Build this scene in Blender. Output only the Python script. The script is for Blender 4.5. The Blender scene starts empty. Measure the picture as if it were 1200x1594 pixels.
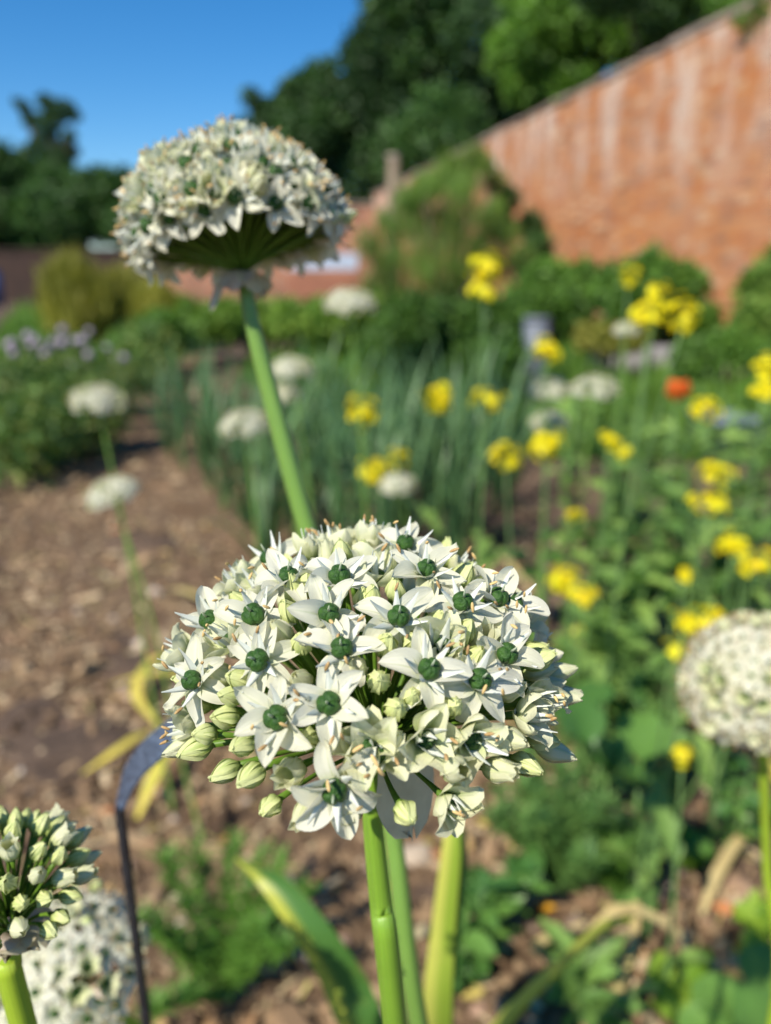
import bpy, math, random
import numpy as np
from mathutils import Vector, Matrix, Quaternion
R = math.radians
rng = random.Random(7)
nr = np.random.default_rng(11)
S = bpy.context.scene

# ------------------------------------------------------------ camera, sky, sun, exposure
PITCH = R(17.0); F = 1197.0; CH = 0.85
camd = bpy.data.cameras.new('camera'); cam = bpy.data.objects.new('camera', camd)
S.collection.objects.link(cam); S.camera = cam
cam.location = (0, 0, CH); cam.rotation_euler = (R(90) - PITCH, 0, 0)
camd.sensor_fit = 'VERTICAL'; camd.sensor_height = 34.62; camd.lens = 26.0
camd.clip_start = 0.01; camd.clip_end = 600
camd.dof.use_dof = True; camd.dof.focus_distance = 0.156
camd.dof.aperture_fstop = 26 / 3.15; camd.dof.aperture_blades = 0
SUN_EL = 44.0; SUN_AZ = 217.0          # azimuth clockwise from +Y
world = bpy.data.worlds.new('World'); S.world = world; world.use_nodes = True
wn = world.node_tree; bg = wn.nodes['Background']
sky = wn.nodes.new('ShaderNodeTexSky'); sky.sky_type = 'NISHITA'; sky.sun_disc = False
sky.sun_elevation = R(SUN_EL); sky.sun_rotation = R(SUN_AZ)
sky.altitude = 0; sky.air_density = 1.0; sky.dust_density = 0.0; sky.ozone_density = 6.0
hsv = wn.nodes.new('ShaderNodeHueSaturation'); hsv.inputs['Saturation'].default_value = 1.28
wn.links.new(sky.outputs[0], hsv.inputs['Color']); wn.links.new(hsv.outputs[0], bg.inputs[0]); bg.inputs[1].default_value = 0.108
sund = bpy.data.lights.new('sun', 'SUN'); sund.energy = 5.0; sund.angle = R(0.53); sund.color = (1.0, 0.93, 0.81)
sun = bpy.data.objects.new('sun', sund); S.collection.objects.link(sun)
sv = Vector((math.sin(R(SUN_AZ)) * math.cos(R(SUN_EL)), math.cos(R(SUN_AZ)) * math.cos(R(SUN_EL)), math.sin(R(SUN_EL))))
sun.rotation_euler = sv.to_track_quat('Z', 'Y').to_euler(); sun.location = sv * 20
S.view_settings.view_transform = 'Standard'; S.view_settings.look = 'None'
S.view_settings.exposure = 0.38; S.view_settings.gamma = 1.0; S.view_settings.use_curve_mapping = False
S.render.engine = 'CYCLES'
S.cycles.max_bounces = 8; S.cycles.transmission_bounces = 6; S.cycles.transparent_max_bounces = 8
S.cycles.use_denoising = True
S.cycles.sample_clamp_indirect = 6.0

# ------------------------------------------------------------ geometry helpers
FWD = Vector((0, math.cos(PITCH), -math.sin(PITCH))); UP = Vector((0, math.sin(PITCH), math.cos(PITCH))); RT = Vector((1, 0, 0))
CAM = Vector((0, 0, CH))
def ray(px, py): return FWD + RT * ((px - 600) / F) + UP * ((797 - py) / F)
def P(px, py, d): return CAM + ray(px, py) * d                 # place seen at a pixel of the photo, d metres deep
def PY(px, py, Y): r = ray(px, py); return CAM + r * (Y / r.y)   # the same, at distance Y
def G(px, py): r = ray(px, py); return CAM + r * (-CH / r.z)     # on the ground

def link(o): S.collection.objects.link(o); return o
def mesh_data(name, verts, faces, mats, midx=None, uvs=None, smooth=True):
    me = bpy.data.meshes.new(name)
    me.from_pydata([tuple(v) for v in verts], [], faces)
    for m in (mats if isinstance(mats, (list, tuple)) else [mats]): me.materials.append(m)
    if midx is not None: me.polygons.foreach_set('material_index', midx)
    me.polygons.foreach_set('use_smooth', [bool(smooth)] * len(me.polygons))
    if uvs is not None:
        uvl = me.uv_layers.new(name='UVMap')
        li = np.zeros(len(me.loops), dtype=np.int32); me.loops.foreach_get('vertex_index', li)
        uvl.data.foreach_set('uv', np.asarray(uvs, dtype=np.float32)[li].ravel())
    me.update(); return me

class MB:
    def __init__(s): s.v = []; s.f = []; s.m = []; s.uv = []
    def add(s, vs, fs, m=0, uvs=None):
        b = len(s.v); s.v.extend([tuple(v) for v in vs]); s.f.extend([tuple(b + i for i in f) for f in fs]); s.m.extend([m] * len(fs))
        s.uv.extend(uvs if uvs is not None else [(0, 0)] * len(vs))
    def tube(s, pts, rad, n=8, m=0, caps=True):
        pts = [Vector(p) for p in pts]; k = len(pts)
        if not isinstance(rad, (list, tuple)): rad = [rad] * k
        d0 = (pts[1] - pts[0]).normalized(); side = d0.orthogonal().normalized(); vs = []; uv = []
        for i in range(k):
            d = (pts[min(i + 1, k - 1)] - pts[max(i - 1, 0)]).normalized()
            side = (side - d * side.dot(d)).normalized(); b = d.cross(side)
            for j in range(n):
                a = 2 * math.pi * j / n; vs.append(pts[i] + (side * math.cos(a) + b * math.sin(a)) * rad[i]); uv.append((j / n, i / (k - 1)))
        fs = [(i * n + j, i * n + (j + 1) % n, (i + 1) * n + (j + 1) % n, (i + 1) * n + j) for i in range(k - 1) for j in range(n)]
        if caps: fs.append(tuple(range(n - 1, -1, -1))); fs.append(tuple((k - 1) * n + j for j in range(n)))
        s.add(vs, fs, m, uv)
    def grid(s, rows, m=0, uvs=None):
        nv = len(rows); nu = len(rows[0])
        vs = [p for r in rows for p in r]
        fs = [(i * nu + j, i * nu + j + 1, (i + 1) * nu + j + 1, (i + 1) * nu + j) for i in range(nv - 1) for j in range(nu - 1)]
        if uvs is None: uvs = [(j / (nu - 1), i / (nv - 1)) for i in range(nv) for j in range(nu)]
        s.add(vs, fs, m, uvs)
    def ball(s, c, r, n=10, k=8, m=0, fn=None, rot=None):
        c = Vector(c); r = Vector(r) if not isinstance(r, (int, float)) else Vector((r, r, r)); rows = []
        for i in range(k + 1):
            th = math.pi * i / k; row = []
            for j in range(n + 1):
                ph = 2 * math.pi * (j % n) / n
                p = Vector((math.sin(th) * math.cos(ph), math.sin(th) * math.sin(ph), math.cos(th)))
                q = 1.0 if fn is None else fn(th, ph)
                p = Vector((p.x * r.x * q, p.y * r.y * q, p.z * r.z * q))
                if rot is not None: p = rot @ p
                row.append(c + p)
            rows.append(row)
        s.grid(rows, m)
    def box(s, c, h, m=0, rot=None):
        c = Vector(c); vs = []
        for x, y, z in ((-1,-1,-1),(1,-1,-1),(1,1,-1),(-1,1,-1),(-1,-1,1),(1,-1,1),(1,1,1),(-1,1,1)):
            p = Vector((x * h[0], y * h[1], z * h[2]))
            if rot is not None: p = rot @ p
            vs.append(c + p)
        s.add(vs, [(0,3,2,1),(4,5,6,7),(0,1,5,4),(1,2,6,5),(2,3,7,6),(3,0,4,7)], m)
    def data(s, name, mats, smooth=True): return mesh_data(name, s.v, s.f, mats, s.m, s.uv, smooth)

def scatter_mesh(name, tv, tf, mats3, locs, mat, smooth=False):
    """one mesh from many transformed copies of a small template (numpy)"""
    tv = np.asarray(tv, dtype=np.float32); N = len(locs); nv = len(tv)
    V = np.einsum('nij,vj->nvi', mats3, tv) + locs[:, None, :]
    me = bpy.data.meshes.new(name); me.vertices.add(N * nv)
    me.vertices.foreach_set('co', V.astype(np.float32).ravel())
    sizes = np.array([len(f) for f in tf]); flat = np.concatenate([np.array(f) for f in tf])
    loops = (flat[None, :] + (np.arange(N) * nv)[:, None]).ravel()
    starts1 = np.concatenate([[0], np.cumsum(sizes)[:-1]])
    starts = (starts1[None, :] + (np.arange(N) * sizes.sum())[:, None]).ravel()
    me.loops.add(len(loops)); me.loops.foreach_set('vertex_index', loops.astype(np.int32))
    me.polygons.add(N * len(tf)); me.polygons.foreach_set('loop_start', starts.astype(np.int32))
    me.materials.append(mat); me.update(calc_edges=True); me.validate()
    me.polygons.foreach_set('use_smooth', [bool(smooth)] * len(me.polygons))
    return me
def rand_rots(n, zbias=0.0):
    q = nr.normal(size=(n, 4)); q /= np.linalg.norm(q, axis=1)[:, None]
    w, x, y, z = q.T
    M = np.stack([1-2*(y*y+z*z), 2*(x*y-z*w), 2*(x*z+y*w), 2*(x*y+z*w), 1-2*(x*x+z*z), 2*(y*z-x*w), 2*(x*z-y*w), 2*(y*z+x*w), 1-2*(x*x+y*y)], axis=1).reshape(n, 3, 3)
    return M
def yaw_tilt(n, tilt):
    a = nr.uniform(0, 2*np.pi, n); b = nr.normal(0, tilt, n); c = nr.normal(0, tilt, n)
    M = np.zeros((n, 3, 3))
    ca, sa, cb, sb, cc, sc_ = np.cos(a), np.sin(a), np.cos(b), np.sin(b), np.cos(c), np.sin(c)
    Z = np.zeros((n,3,3)); Z[:,0,0]=ca; Z[:,0,1]=-sa; Z[:,1,0]=sa; Z[:,1,1]=ca; Z[:,2,2]=1
    X = np.zeros((n,3,3)); X[:,0,0]=1; X[:,1,1]=cb; X[:,1,2]=-sb; X[:,2,1]=sb; X[:,2,2]=cb
    Y = np.zeros((n,3,3)); Y[:,1,1]=1; Y[:,0,0]=cc; Y[:,0,2]=sc_; Y[:,2,0]=-sc_; Y[:,2,2]=cc
    return Z @ X @ Y
LEAF_V = [(0,0,0),(.35,.28,.06),(1,0,-.05),(.35,-.28,.06)]; LEAF_F = [(0,1,2),(0,2,3)]
BLADE_V = [(0,-.04,0),(0,.04,0),(.5,-.035,.03),(.5,.035,.03),(1,0,-.03)]; BLADE_F = [(0,2,3,1),(2,4,3)]

def tag(o, label=None, cat=None, group=None, kind=None):
    if label: o['label'] = label
    if cat: o['category'] = cat
    if group: o['group'] = group
    if kind: o['kind'] = kind
    return o
def empty(name, loc, label, cat, group=None):
    o = link(bpy.data.objects.new(name, None)); o.location = loc; o.empty_display_size = 0.02
    return tag(o, label, cat, group)
def part(name, me, parent, loc=(0,0,0), rot=None, scale=None, kind=None):
    """a mesh object; positions are in the parent's space"""
    o = link(bpy.data.objects.new(name, me))
    if parent is not None: o.parent = parent
    m = Matrix.Translation(Vector(loc))
    if rot is not None: m = m @ (rot.to_matrix().to_4x4() if isinstance(rot, Quaternion) else rot.to_4x4())
    if scale is not None: m = m @ Matrix.Diagonal((*((scale,)*3 if isinstance(scale,(int,float)) else scale), 1))
    o.matrix_basis = m
    if kind: o['kind'] = kind
    return o
def copy_tree(o, parent=None):
    c = o.copy(); link(c)
    if parent is not None: c.parent = parent
    for ch in list(o.children): copy_tree(ch, c)
    return c
def smooth_path(pts, sub=6):
    pts = [Vector(p) for p in pts]; out = []
    e = [pts[0] * 2 - pts[1]] + pts + [pts[-1] * 2 - pts[-2]]
    for i in range(1, len(e) - 2):
        a, b, c, d = e[i-1], e[i], e[i+1], e[i+2]
        for k in range(sub):
            t = k / sub
            out.append(0.5 * ((2*b) + (c-a)*t + (2*a-5*b+4*c-d)*t*t + (3*b-a-3*c+d)*t**3))
    out.append(pts[-1]); return out
def lerp_list(vals, n):
    k = len(vals) - 1; out = []
    for i in range(n):
        x = i / (n - 1) * k; j = min(int(x), k - 1); out.append(vals[j] + (vals[j+1] - vals[j]) * (x - j))
    return out

# ------------------------------------------------------------ materials
def new_mat(name):
    m = bpy.data.materials.new(name); m.use_nodes = True; nt = m.node_tree
    b = nt.nodes['Principled BSDF']; return m, nt, b
def ramp(nt, src, stops):
    r = nt.nodes.new('ShaderNodeValToRGB'); e = r.color_ramp.elements
    while len(e) < len(stops): e.new(0.5)
    for i, (p, c) in enumerate(stops): e[i].position = p; e[i].color = (*c, 1)
    nt.links.new(src, r.inputs[0]); return r.outputs[0]
def noise(nt, scale, detail=4, coord='Object', rough=0.55, mapscale=None):
    n = nt.nodes.new('ShaderNodeTexNoise'); n.inputs['Scale'].default_value = scale; n.inputs['Detail'].default_value = detail
    n.inputs['Roughness'].default_value = rough
    tc = nt.nodes.new('ShaderNodeTexCoord'); src = tc.outputs[coord]
    if coord == 'World': pass
    if mapscale:
        mp = nt.nodes.new('ShaderNodeMapping'); mp.inputs['Scale'].default_value = mapscale
        nt.links.new(src, mp.inputs[0]); src = mp.outputs[0]
    nt.links.new(src, n.inputs['Vector']); return n.outputs[0]
def pos_noise(nt, scale, detail=4, mapscale=(1,1,1), rough=0.55):
    g = nt.nodes.new('ShaderNodeNewGeometry'); mp = nt.nodes.new('ShaderNodeMapping'); mp.inputs['Scale'].default_value = mapscale
    nt.links.new(g.outputs['Position'], mp.inputs[0])
    n = nt.nodes.new('ShaderNodeTexNoise'); n.inputs['Scale'].default_value = scale; n.inputs['Detail'].default_value = detail; n.inputs['Roughness'].default_value = rough
    nt.links.new(mp.outputs[0], n.inputs['Vector']); return n.outputs[0]
def math_n(nt, op, a, b=None, clamp=False):
    m = nt.nodes.new('ShaderNodeMath'); m.operation = op; m.use_clamp = clamp
    for i, x in enumerate((a, b)):
        if x is None: continue
        if isinstance(x, (int, float)): m.inputs[i].default_value = x
        else: nt.links.new(x, m.inputs[i])
    return m.outputs[0]
def mixc(nt, fac, a, b, mode='MIX'):
    m = nt.nodes.new('ShaderNodeMix'); m.data_type = 'RGBA'; m.blend_type = mode
    if isinstance(fac, (int, float)): m.inputs[0].default_value = fac
    else: nt.links.new(fac, m.inputs[0])
    for i, x in ((6, a), (7, b)):
        if isinstance(x, tuple): m.inputs[i].default_value = (*x, 1)
        else: nt.links.new(x, m.inputs[i])
    return m.outputs[2]
def translucent(nt, b, col, fac, tint=None):
    out = nt.nodes['Material Output']; t = nt.nodes.new('ShaderNodeBsdfTranslucent'); mx = nt.nodes.new('ShaderNodeMixShader')
    mx.inputs[0].default_value = fac
    if tint is not None: col = mixc(nt, 1.0, col, tint, 'MULTIPLY')
    if isinstance(col, tuple): t.inputs[0].default_value = (*col, 1)
    else: nt.links.new(col, t.inputs[0])
    nt.links.new(b.outputs[0], mx.inputs[1]); nt.links.new(t.outputs[0], mx.inputs[2]); nt.links.new(mx.outputs[0], out.inputs[0])
def bump(nt, b, h, strength, dist=0.001):
    bp = nt.nodes.new('ShaderNodeBump'); bp.inputs['Strength'].default_value = strength; bp.inputs['Distance'].default_value = dist
    nt.links.new(h, bp.inputs['Height']); nt.links.new(bp.outputs[0], b.inputs['Normal'])
def veg(name, cols, rough=0.45, tl=0.3, by='island', big=None, spec=0.35):
    """leaf material: colour varies leaf by leaf"""
    m, nt, b = new_mat(name)
    if by == 'island':
        g = nt.nodes.new('ShaderNodeNewGeometry'); src = g.outputs['Random Per Island']
    elif by == 'object':
        g = nt.nodes.new('ShaderNodeObjectInfo'); src = g.outputs['Random']
    else: src = noise(nt, by)
    n = len(cols); c = ramp(nt, src, [((i + 0.5) / n, cols[i]) for i in range(n)])
    if big:
        nz = pos_noise(nt, big, 2); f = ramp(nt, nz, [(0.3, (0.6,0.62,0.6)), (0.7, (1.3,1.25,1.15))]); c = mixc(nt, 1.0, c, f, 'MULTIPLY')
    nt.links.new(c, b.inputs['Base Color']); b.inputs['Roughness'].default_value = rough
    b.inputs['Specular IOR Level'].default_value = spec
    if tl: translucent(nt, b, c, tl, (1.25, 1.35, 0.55))
    return m

def tepal_mat(name, white, vein, base, vein_w, tl, base_len):
    m, nt, b = new_mat(name)
    tc = nt.nodes.new('ShaderNodeTexCoord'); sp = nt.nodes.new('ShaderNodeSeparateXYZ'); nt.links.new(tc.outputs['UV'], sp.inputs[0])
    du = math_n(nt, 'ABSOLUTE', math_n(nt, 'SUBTRACT', sp.outputs[0], 0.5))
    band = math_n(nt, 'SUBTRACT', 1.0, math_n(nt, 'DIVIDE', du, vein_w), True)
    fade = math_n(nt, 'SUBTRACT', 1.0, math_n(nt, 'MULTIPLY', sp.outputs[1], 0.75), True)
    band = math_n(nt, 'MULTIPLY', band, fade)
    nz = noise(nt, 1.0, 3, 'UV', 0.6, (26, 2.0, 1))
    veins = math_n(nt, 'MULTIPLY', math_n(nt, 'SUBTRACT', nz, 0.54, True), 1.1)
    bs = math_n(nt, 'SUBTRACT', 1.0, math_n(nt, 'DIVIDE', sp.outputs[1], base_len), True)
    oi = nt.nodes.new('ShaderNodeObjectInfo')
    c = mixc(nt, math_n(nt, 'MULTIPLY', oi.outputs['Random'], 0.5), white, tuple(x * y for x, y in zip(white, (0.97, 0.97, 0.82))))
    c = mixc(nt, math_n(nt, 'MULTIPLY', bs, 0.85, True), c, base)
    c = mixc(nt, math_n(nt, 'MULTIPLY', band, 0.75, True), c, vein)
    c = mixc(nt, veins, c, tuple(0.55 * w + 0.28 * v for w, v in zip(white, vein)))
    nt.links.new(c, b.inputs['Base Color']); b.inputs['Roughness'].default_value = 0.42; b.inputs['Specular IOR Level'].default_value = 0.35
    bump(nt, b, nz, 0.6, 0.0004)
    translucent(nt, b, c, tl)
    return m
M_TEPAL = tepal_mat('tepal_white', (0.88,0.865,0.73), (0.56,0.63,0.32), (0.62,0.70,0.38), 0.06, 0.42, 0.30)
M_CREAM = tepal_mat('tepal_cream', (0.84,0.84,0.60), (0.46,0.58,0.16), (0.50,0.62,0.20), 0.13, 0.40, 0.50)
M_BUD = tepal_mat('bud_green', (0.80,0.84,0.42), (0.40,0.56,0.10), (0.36,0.50,0.11), 0.17, 0.32, 0.60)
def simple(name, col, rough=0.5, var=None, scale=40, tl=0, bmp=0, spec=0.4, dist=0.002):
    m, nt, b = new_mat(name); b.inputs['Roughness'].default_value = rough; b.inputs['Specular IOR Level'].default_value = spec
    nz = noise(nt, scale, 5)
    c = ramp(nt, nz, [(0.3, col), (0.7, var or tuple(x * 0.7 for x in col))])
    nt.links.new(c, b.inputs['Base Color'])
    if bmp: bump(nt, b, nz, bmp, dist)
    if tl: translucent(nt, b, c, tl)
    return m
M_OVARY = simple('ovary_green', (0.05,0.125,0.02), 0.40, (0.016,0.055,0.009), 900, bmp=1.0, spec=0.25, dist=0.0007)
M_STYLE = simple('style_pale', (0.62,0.70,0.50), 0.4, tl=0.3)
M_FILAMENT = simple('filament_white', (0.82,0.84,0.78), 0.4, (0.76,0.80,0.68), 300, tl=0.3)
M_ANTHER = simple('anther_tan', (0.50,0.34,0.15), 0.7, (0.32,0.18,0.06), 1500, bmp=0.5, dist=0.0002)
M_ANTHER_Y = simple('anther_yellow', (0.72,0.52,0.22), 0.7, (0.55,0.36,0.14), 1500)
M_PEDICEL = simple('pedicel_green', (0.17,0.31,0.035), 0.45, (0.11,0.22,0.02), 200, tl=0.3)
def stalk_mat(name, a, c2):
    m, nt, b = new_mat(name)
    nz = noise(nt, 1.0, 4, 'UV', 0.6, (40, 6, 1)); nb = noise(nt, 60, 3)
    c = mixc(nt, nz, a, c2); c = mixc(nt, math_n(nt, 'MULTIPLY', nb, 0.4), c, tuple(x * 0.6 for x in c2))
    nt.links.new(c, b.inputs['Base Color']); b.inputs['Roughness'].default_value = 0.38; bump(nt, b, nz, 0.5, 0.0005)
    b.inputs['Subsurface Weight'].default_value = 0.25; b.inputs['Subsurface Radius'].default_value = (0.6, 1.0, 0.2); b.inputs['Subsurface Scale'].default_value = 0.002
    return m
M_STALK = stalk_mat('stalk_green', (0.27,0.43,0.04), (0.17,0.33,0.03))
M_STALK_Y = stalk_mat('stalk_yellow_green', (0.42,0.55,0.04), (0.30,0.45,0.03))
M_STALK_B = stalk_mat('stalk_blue_green', (0.24,0.40,0.06), (0.17,0.32,0.07))
M_SPATHE = simple('spathe_membrane', (0.80,0.72,0.50), 0.5, (0.62,0.54,0.36), 120, tl=0.5, bmp=0.5, dist=0.0005)
M_SPATHE_P = simple('spathe_pinkish', (0.62,0.50,0.42), 0.5, (0.70,0.62,0.46), 90, tl=0.4)
M_YELLOW = veg('mustard_petal', [(.84,.72,.01), (.90,.82,.02), (.80,.64,.01)], 0.5, 0.35, 'object')
M_MSTEM = simple('mustard_stem', (0.16,0.27,0.08), 0.5, (0.10,0.20,0.06), 30)

# ------------------------------------------------------------ allium florets
mm = 0.001
def tepal_rows(L, W, th0, th1, cup, r0, z0=0.0, nv=10, nu=7, wav=0.0, seed=0, power=1.0, tipcurl=0.0, blunt=0.0, keel=0.08):
    rr = random.Random(seed); ph = rr.uniform(0, 6)
    x, z = r0, z0; rows = []
    for i in range(nv + 1):
        t = i / nv; th = R(th0 + (th1 - th0) * t ** power + tipcurl * max(0, t - 0.75) * 4)
        if i: x += L / nv * math.cos(th); z += L / nv * math.sin(th)
        w = W * (0.34 * (1 - t) ** 3 + math.sin(math.pi * (0.06 + 0.90 * t ** 0.85)) ** 0.8) * 0.5
        if t > 0.97: w *= 0.35 + blunt
        n = (-math.sin(th), math.cos(th)); row = []
        for j in range(nu):
            s = j / (nu - 1) * 2 - 1
            off = cup * W * s * s * (w / (W * 0.5)) ** 1.2 - keel * W * math.exp(-(s / 0.22) ** 2) * (1 - t * 0.6)
            off += wav * W * math.sin(ph + 5 * t + 2.5 * s) * abs(s)
            row.append((x + n[0] * off, w * s, z + n[1] * off))
        rows.append(row)
    return rows
def tepal_mesh(name, mat, **k):
    mb = MB(); mb.grid(tepal_rows(**k)); return mb.data(name, mat)
OPEN_T = [tepal_mesh('tepal', M_TEPAL, L=l*mm, W=w*mm, th0=a, th1=b_, cup=c, r0=1.0*mm, z0=-.2*mm, wav=wv, seed=i, tipcurl=tc_)
          for i, (l, w, a, b_, c, wv, tc_) in enumerate([(9.5,4.7,20,-24,.20,.09,20), (9.2,5.0,32,-22,.28,.11,35), (9.9,4.2,12,-6,.30,.09,60), (9.4,4.6,28,-58,.16,.11,-20), (9.2,5.1,50,-18,.34,.12,20), (9.8,4.1,6,-14,.36,.10,90)])]
CUP_T = [tepal_mesh('tepal', M_CREAM, L=l*mm, W=w*mm, th0=a, th1=b_, cup=c, r0=.8*mm, wav=wv, seed=i+20, tipcurl=tc_)
         for i, (l, w, a, b_, c, wv, tc_) in enumerate([(8.8,6.2,22,88,.30,.06,20), (8.6,6.4,30,68,.30,.07,-60), (9.0,6.0,18,98,.32,.06,10), (8.7,6.0,42,52,.28,.09,-90)])]
def closing(L, th0, power, r0, rend):
    lo_, hi = 60.0, 240.0
    for _ in range(40):
        e = (lo_ + hi)/2; x = r0 + sum(L/40*math.cos(R(th0 + (e-th0)*(i/40)**power)) for i in range(1, 41))
        if x > rend: lo_ = e
        else: hi = e
    return (lo_ + hi)/2
def bud_mesh(seed, mat, L=7.8, wide=1.0, rend=.1, name='bud', nv=10, nu=7, th0=20, power=.72, tc=0):
    rr = random.Random(seed); mb = MB(); end = closing(L, th0, power, .5, rend)
    for k in range(6):
        outer = k % 2 == 0; sc = 1.0 if outer else 0.93
        rows = tepal_rows(L*mm*sc*rr.uniform(.96,1.04), 5.6*mm*wide*sc, th0, end + rr.uniform(-5,5), 0.30, 0.5*mm, 0, nv=nv, nu=nu, wav=0.02, seed=seed*7+k, blunt=.1, power=power, keel=.10, tipcurl=tc*rr.uniform(.4,1.3))
        q = Matrix.Rotation(R(60*k + rr.uniform(-5,5)), 3, 'Z')
        mb.grid([[q @ Vector(p) for p in r] for r in rows])
    return mb.data(name, mat)
BUDS = [bud_mesh(1, M_BUD, 8.2, .92), bud_mesh(2, M_BUD, 9.0, .90, .25), bud_mesh(3, M_CREAM, 9.6, .92, .9, tc=-40), bud_mesh(4, M_CREAM, 9.2, .98, 1.6, tc=-70, power=.8), bud_mesh(5, M_CREAM, 10.0, .85, .5, tc=-25), bud_mesh(6, M_BUD, 8.8, .98, .6, tc=-20, th0=28)]
def ovary_mesh(n=36, k=16):
    mb = MB()
    mb.ball((0,0,2.0*mm), (2.45*mm,2.45*mm,2.1*mm), n, k, 0, lambda th, ph: 1.03 - 0.20*math.exp(-(math.sin(1.5*ph)/.28)**2)*math.sin(th)**.6 - 0.16*math.exp(-(th/.5)**2) - .03*math.exp(-(math.cos(1.5*ph)/.2)**2)*math.sin(th))
    mb.tube([(0,0,3.6*mm),(.1*mm,0,5*mm),(.3*mm,0,6.6*mm)], [.34*mm,.26*mm,.12*mm], 6, 1)
    return mb.data('ovary', [M_OVARY, M_STYLE])
OVARY = ovary_mesh()
def stamen_mesh(seed, el, L, amat, anther=True):
    rr = random.Random(seed); mb = MB(); rows = []; x, z = 1.7*mm, .0; n = 6
    for i in range(n + 1):
        t = i / n; th = R(el + 18*t)
        if i: x += L*mm/n*math.cos(th); z += L*mm/n*math.sin(th)
        w = (1.15*(1-t)**1.1 + .16)*mm; nn = (-math.sin(th), math.cos(th))
        rows.append([(x, -w, z), (x + nn[0]*.25*mm*(1-t), 0, z + nn[1]*.25*mm*(1-t)+.1*mm), (x, w, z), (x - nn[0]*.15*mm, 0, z - nn[1]*.15*mm), (x, -w, z)])
    mb.grid(rows, 0)
    if anther:
        mb.ball((x, 0, z + .1*mm), (.42*mm,.40*mm,1.25*mm), 8, 6, 1, lambda th, ph: 1 - .15*math.cos(ph)**2, Matrix.Rotation(rr.uniform(-1.2,1.2), 3, 'Y') @ Matrix.Rotation(rr.uniform(-.8,.8), 3, 'X'))
    return mb.data('stamen', [M_FILAMENT, amat])
STAMENS = [stamen_mesh(i, e, L, m_, a) for i, (e, L, m_, a) in enumerate([(34,7.0,M_ANTHER,1), (46,7.4,M_ANTHER,0), (30,6.8,M_ANTHER,0), (54,6.8,M_ANTHER_Y,1), (40,7.6,M_ANTHER,0)])]
def zquat(axis, spin=0.0):
    return Vector((0,0,1)).rotation_difference(Vector(axis).normalized()) @ Quaternion((0,0,1), spin)

def pedicel_mesh(hub, p, axis, mat, r=0.75*mm, n=6, name='floret'):
    """pedicel from the hub to the flower base, in the floret's own frame"""
    hub = Vector(hub); p = Vector(p); a = Vector(axis).normalized(); L = (p - hub).length
    pts = []
    for i in range(6):
        t = i / 5; q = hub.lerp(p, t); b = p - a * L * (1 - t); pts.append(q.lerp(b, 0.55 * t))
    return pts
def detailed_floret(thing, hub, p, axis, typ, rr, scale=1.0):
    opening = rr.gauss(0, 9)
    """typ: open / cup / bud / half ; hub, p in the thing's frame"""
    q = zquat(axis, rr.uniform(0, 6.28)); inv = q.inverted()
    pts = [inv @ (x - Vector(p)) for x in pedicel_mesh(hub, p, axis, M_PEDICEL)]
    mb = MB()
    if typ in ('bud', 'half'):
        mb.tube(pts, [.55*mm]*4 + [.65*mm, .9*mm], 6, 0); me = mb.data('pedicel', [M_PEDICEL])
        i = rr.choice([0,1,1,5]) if typ == 'bud' else rr.choice([2,3,4])
        o = part('bud', BUDS[i], thing, p, q, scale * rr.uniform(.93, 1.1)); part('pedicel', me, o)
        return o
    mb.tube(pts, [.55*mm]*4 + [.65*mm, 1.0*mm], 6, 0)
    mb.ball((0,0,.2*mm), (1.7*mm,1.7*mm,.7*mm), 12, 6, 1)
    me = mb.data('floret', [M_PEDICEL, M_FILAMENT])
    o = part('floret', me, thing, p, q, scale)
    for k in range(6):
        sp = Quaternion((0,0,1), R(60*k + rr.uniform(-6,6)))
        if typ == 'open': t_ = rr.choice(OPEN_T); tilt = R(rr.gauss(0, 11) - opening + (3 if k % 2 else -4))
        else: t_ = rr.choice(CUP_T); tilt = R(rr.gauss(0, 5))
        part('tepal', t_, o, (0, 0, (.15 if k % 2 else -.05)*mm), sp @ Quaternion((0,1,0), tilt) @ Quaternion((1,0,0), R(rr.gauss(0, 15))), rr.uniform(.88, 1.08))
    part('ovary', OVARY, o, (0,0,.1*mm), Quaternion((0,0,1), rr.uniform(0,6.28)), rr.uniform(.92, 1.06) if typ == 'open' else .8)
    for k in range(6):
        st = rr.choice(STAMENS)
        sp = Quaternion((0,0,1), R(60*k + 30*0 + rr.uniform(-8,8)))
        part('stamen', st, o, (0,0,.1*mm), sp @ Quaternion((0,1,0), R(rr.gauss(0, 8) - (30 if typ == 'cup' else 0))), rr.uniform(.85, 1.05))
    return o

def curved_stalk(name, mat, pts, rads, parent, base, n=14):
    pth = smooth_path([Vector(p) - Vector(base) for p in pts], 8); mb = MB(); mb.tube(pth, lerp_list(rads, len(pth)), n)
    return part(name, mb.data(name, mat), parent)
def bract(name, mat, parent, hub, dirs, L, W, seed, droop=1.2, nv=9, nu=7):
    rr = random.Random(seed); mb = MB(); d = Vector(dirs).normalized(); side = d.cross(Vector((0,0,1))).normalized(); p = Vector(hub); rows = []
    for i in range(nv + 1):
        t = i / nv; w = W * (0.35 + 1.25*math.sin(math.pi*min(1, t*.75+.08)) - .55*t) * .5
        if t > .99: w *= .4
        rows.append([p + side*w*s + d*(W*.10*math.sin(5*s + seed + 4*t)) + Vector((0,0,1))*W*.06*math.cos(7*s*t + seed) for s in [j/(nu-1)*2-1 for j in range(nu)]])
        d = (d + Vector((0,0,-1))*droop/nv*2).normalized(); p = p + d*L/nv
    mb.grid(rows); return part(name, mb.data(name, mat), parent)

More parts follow.
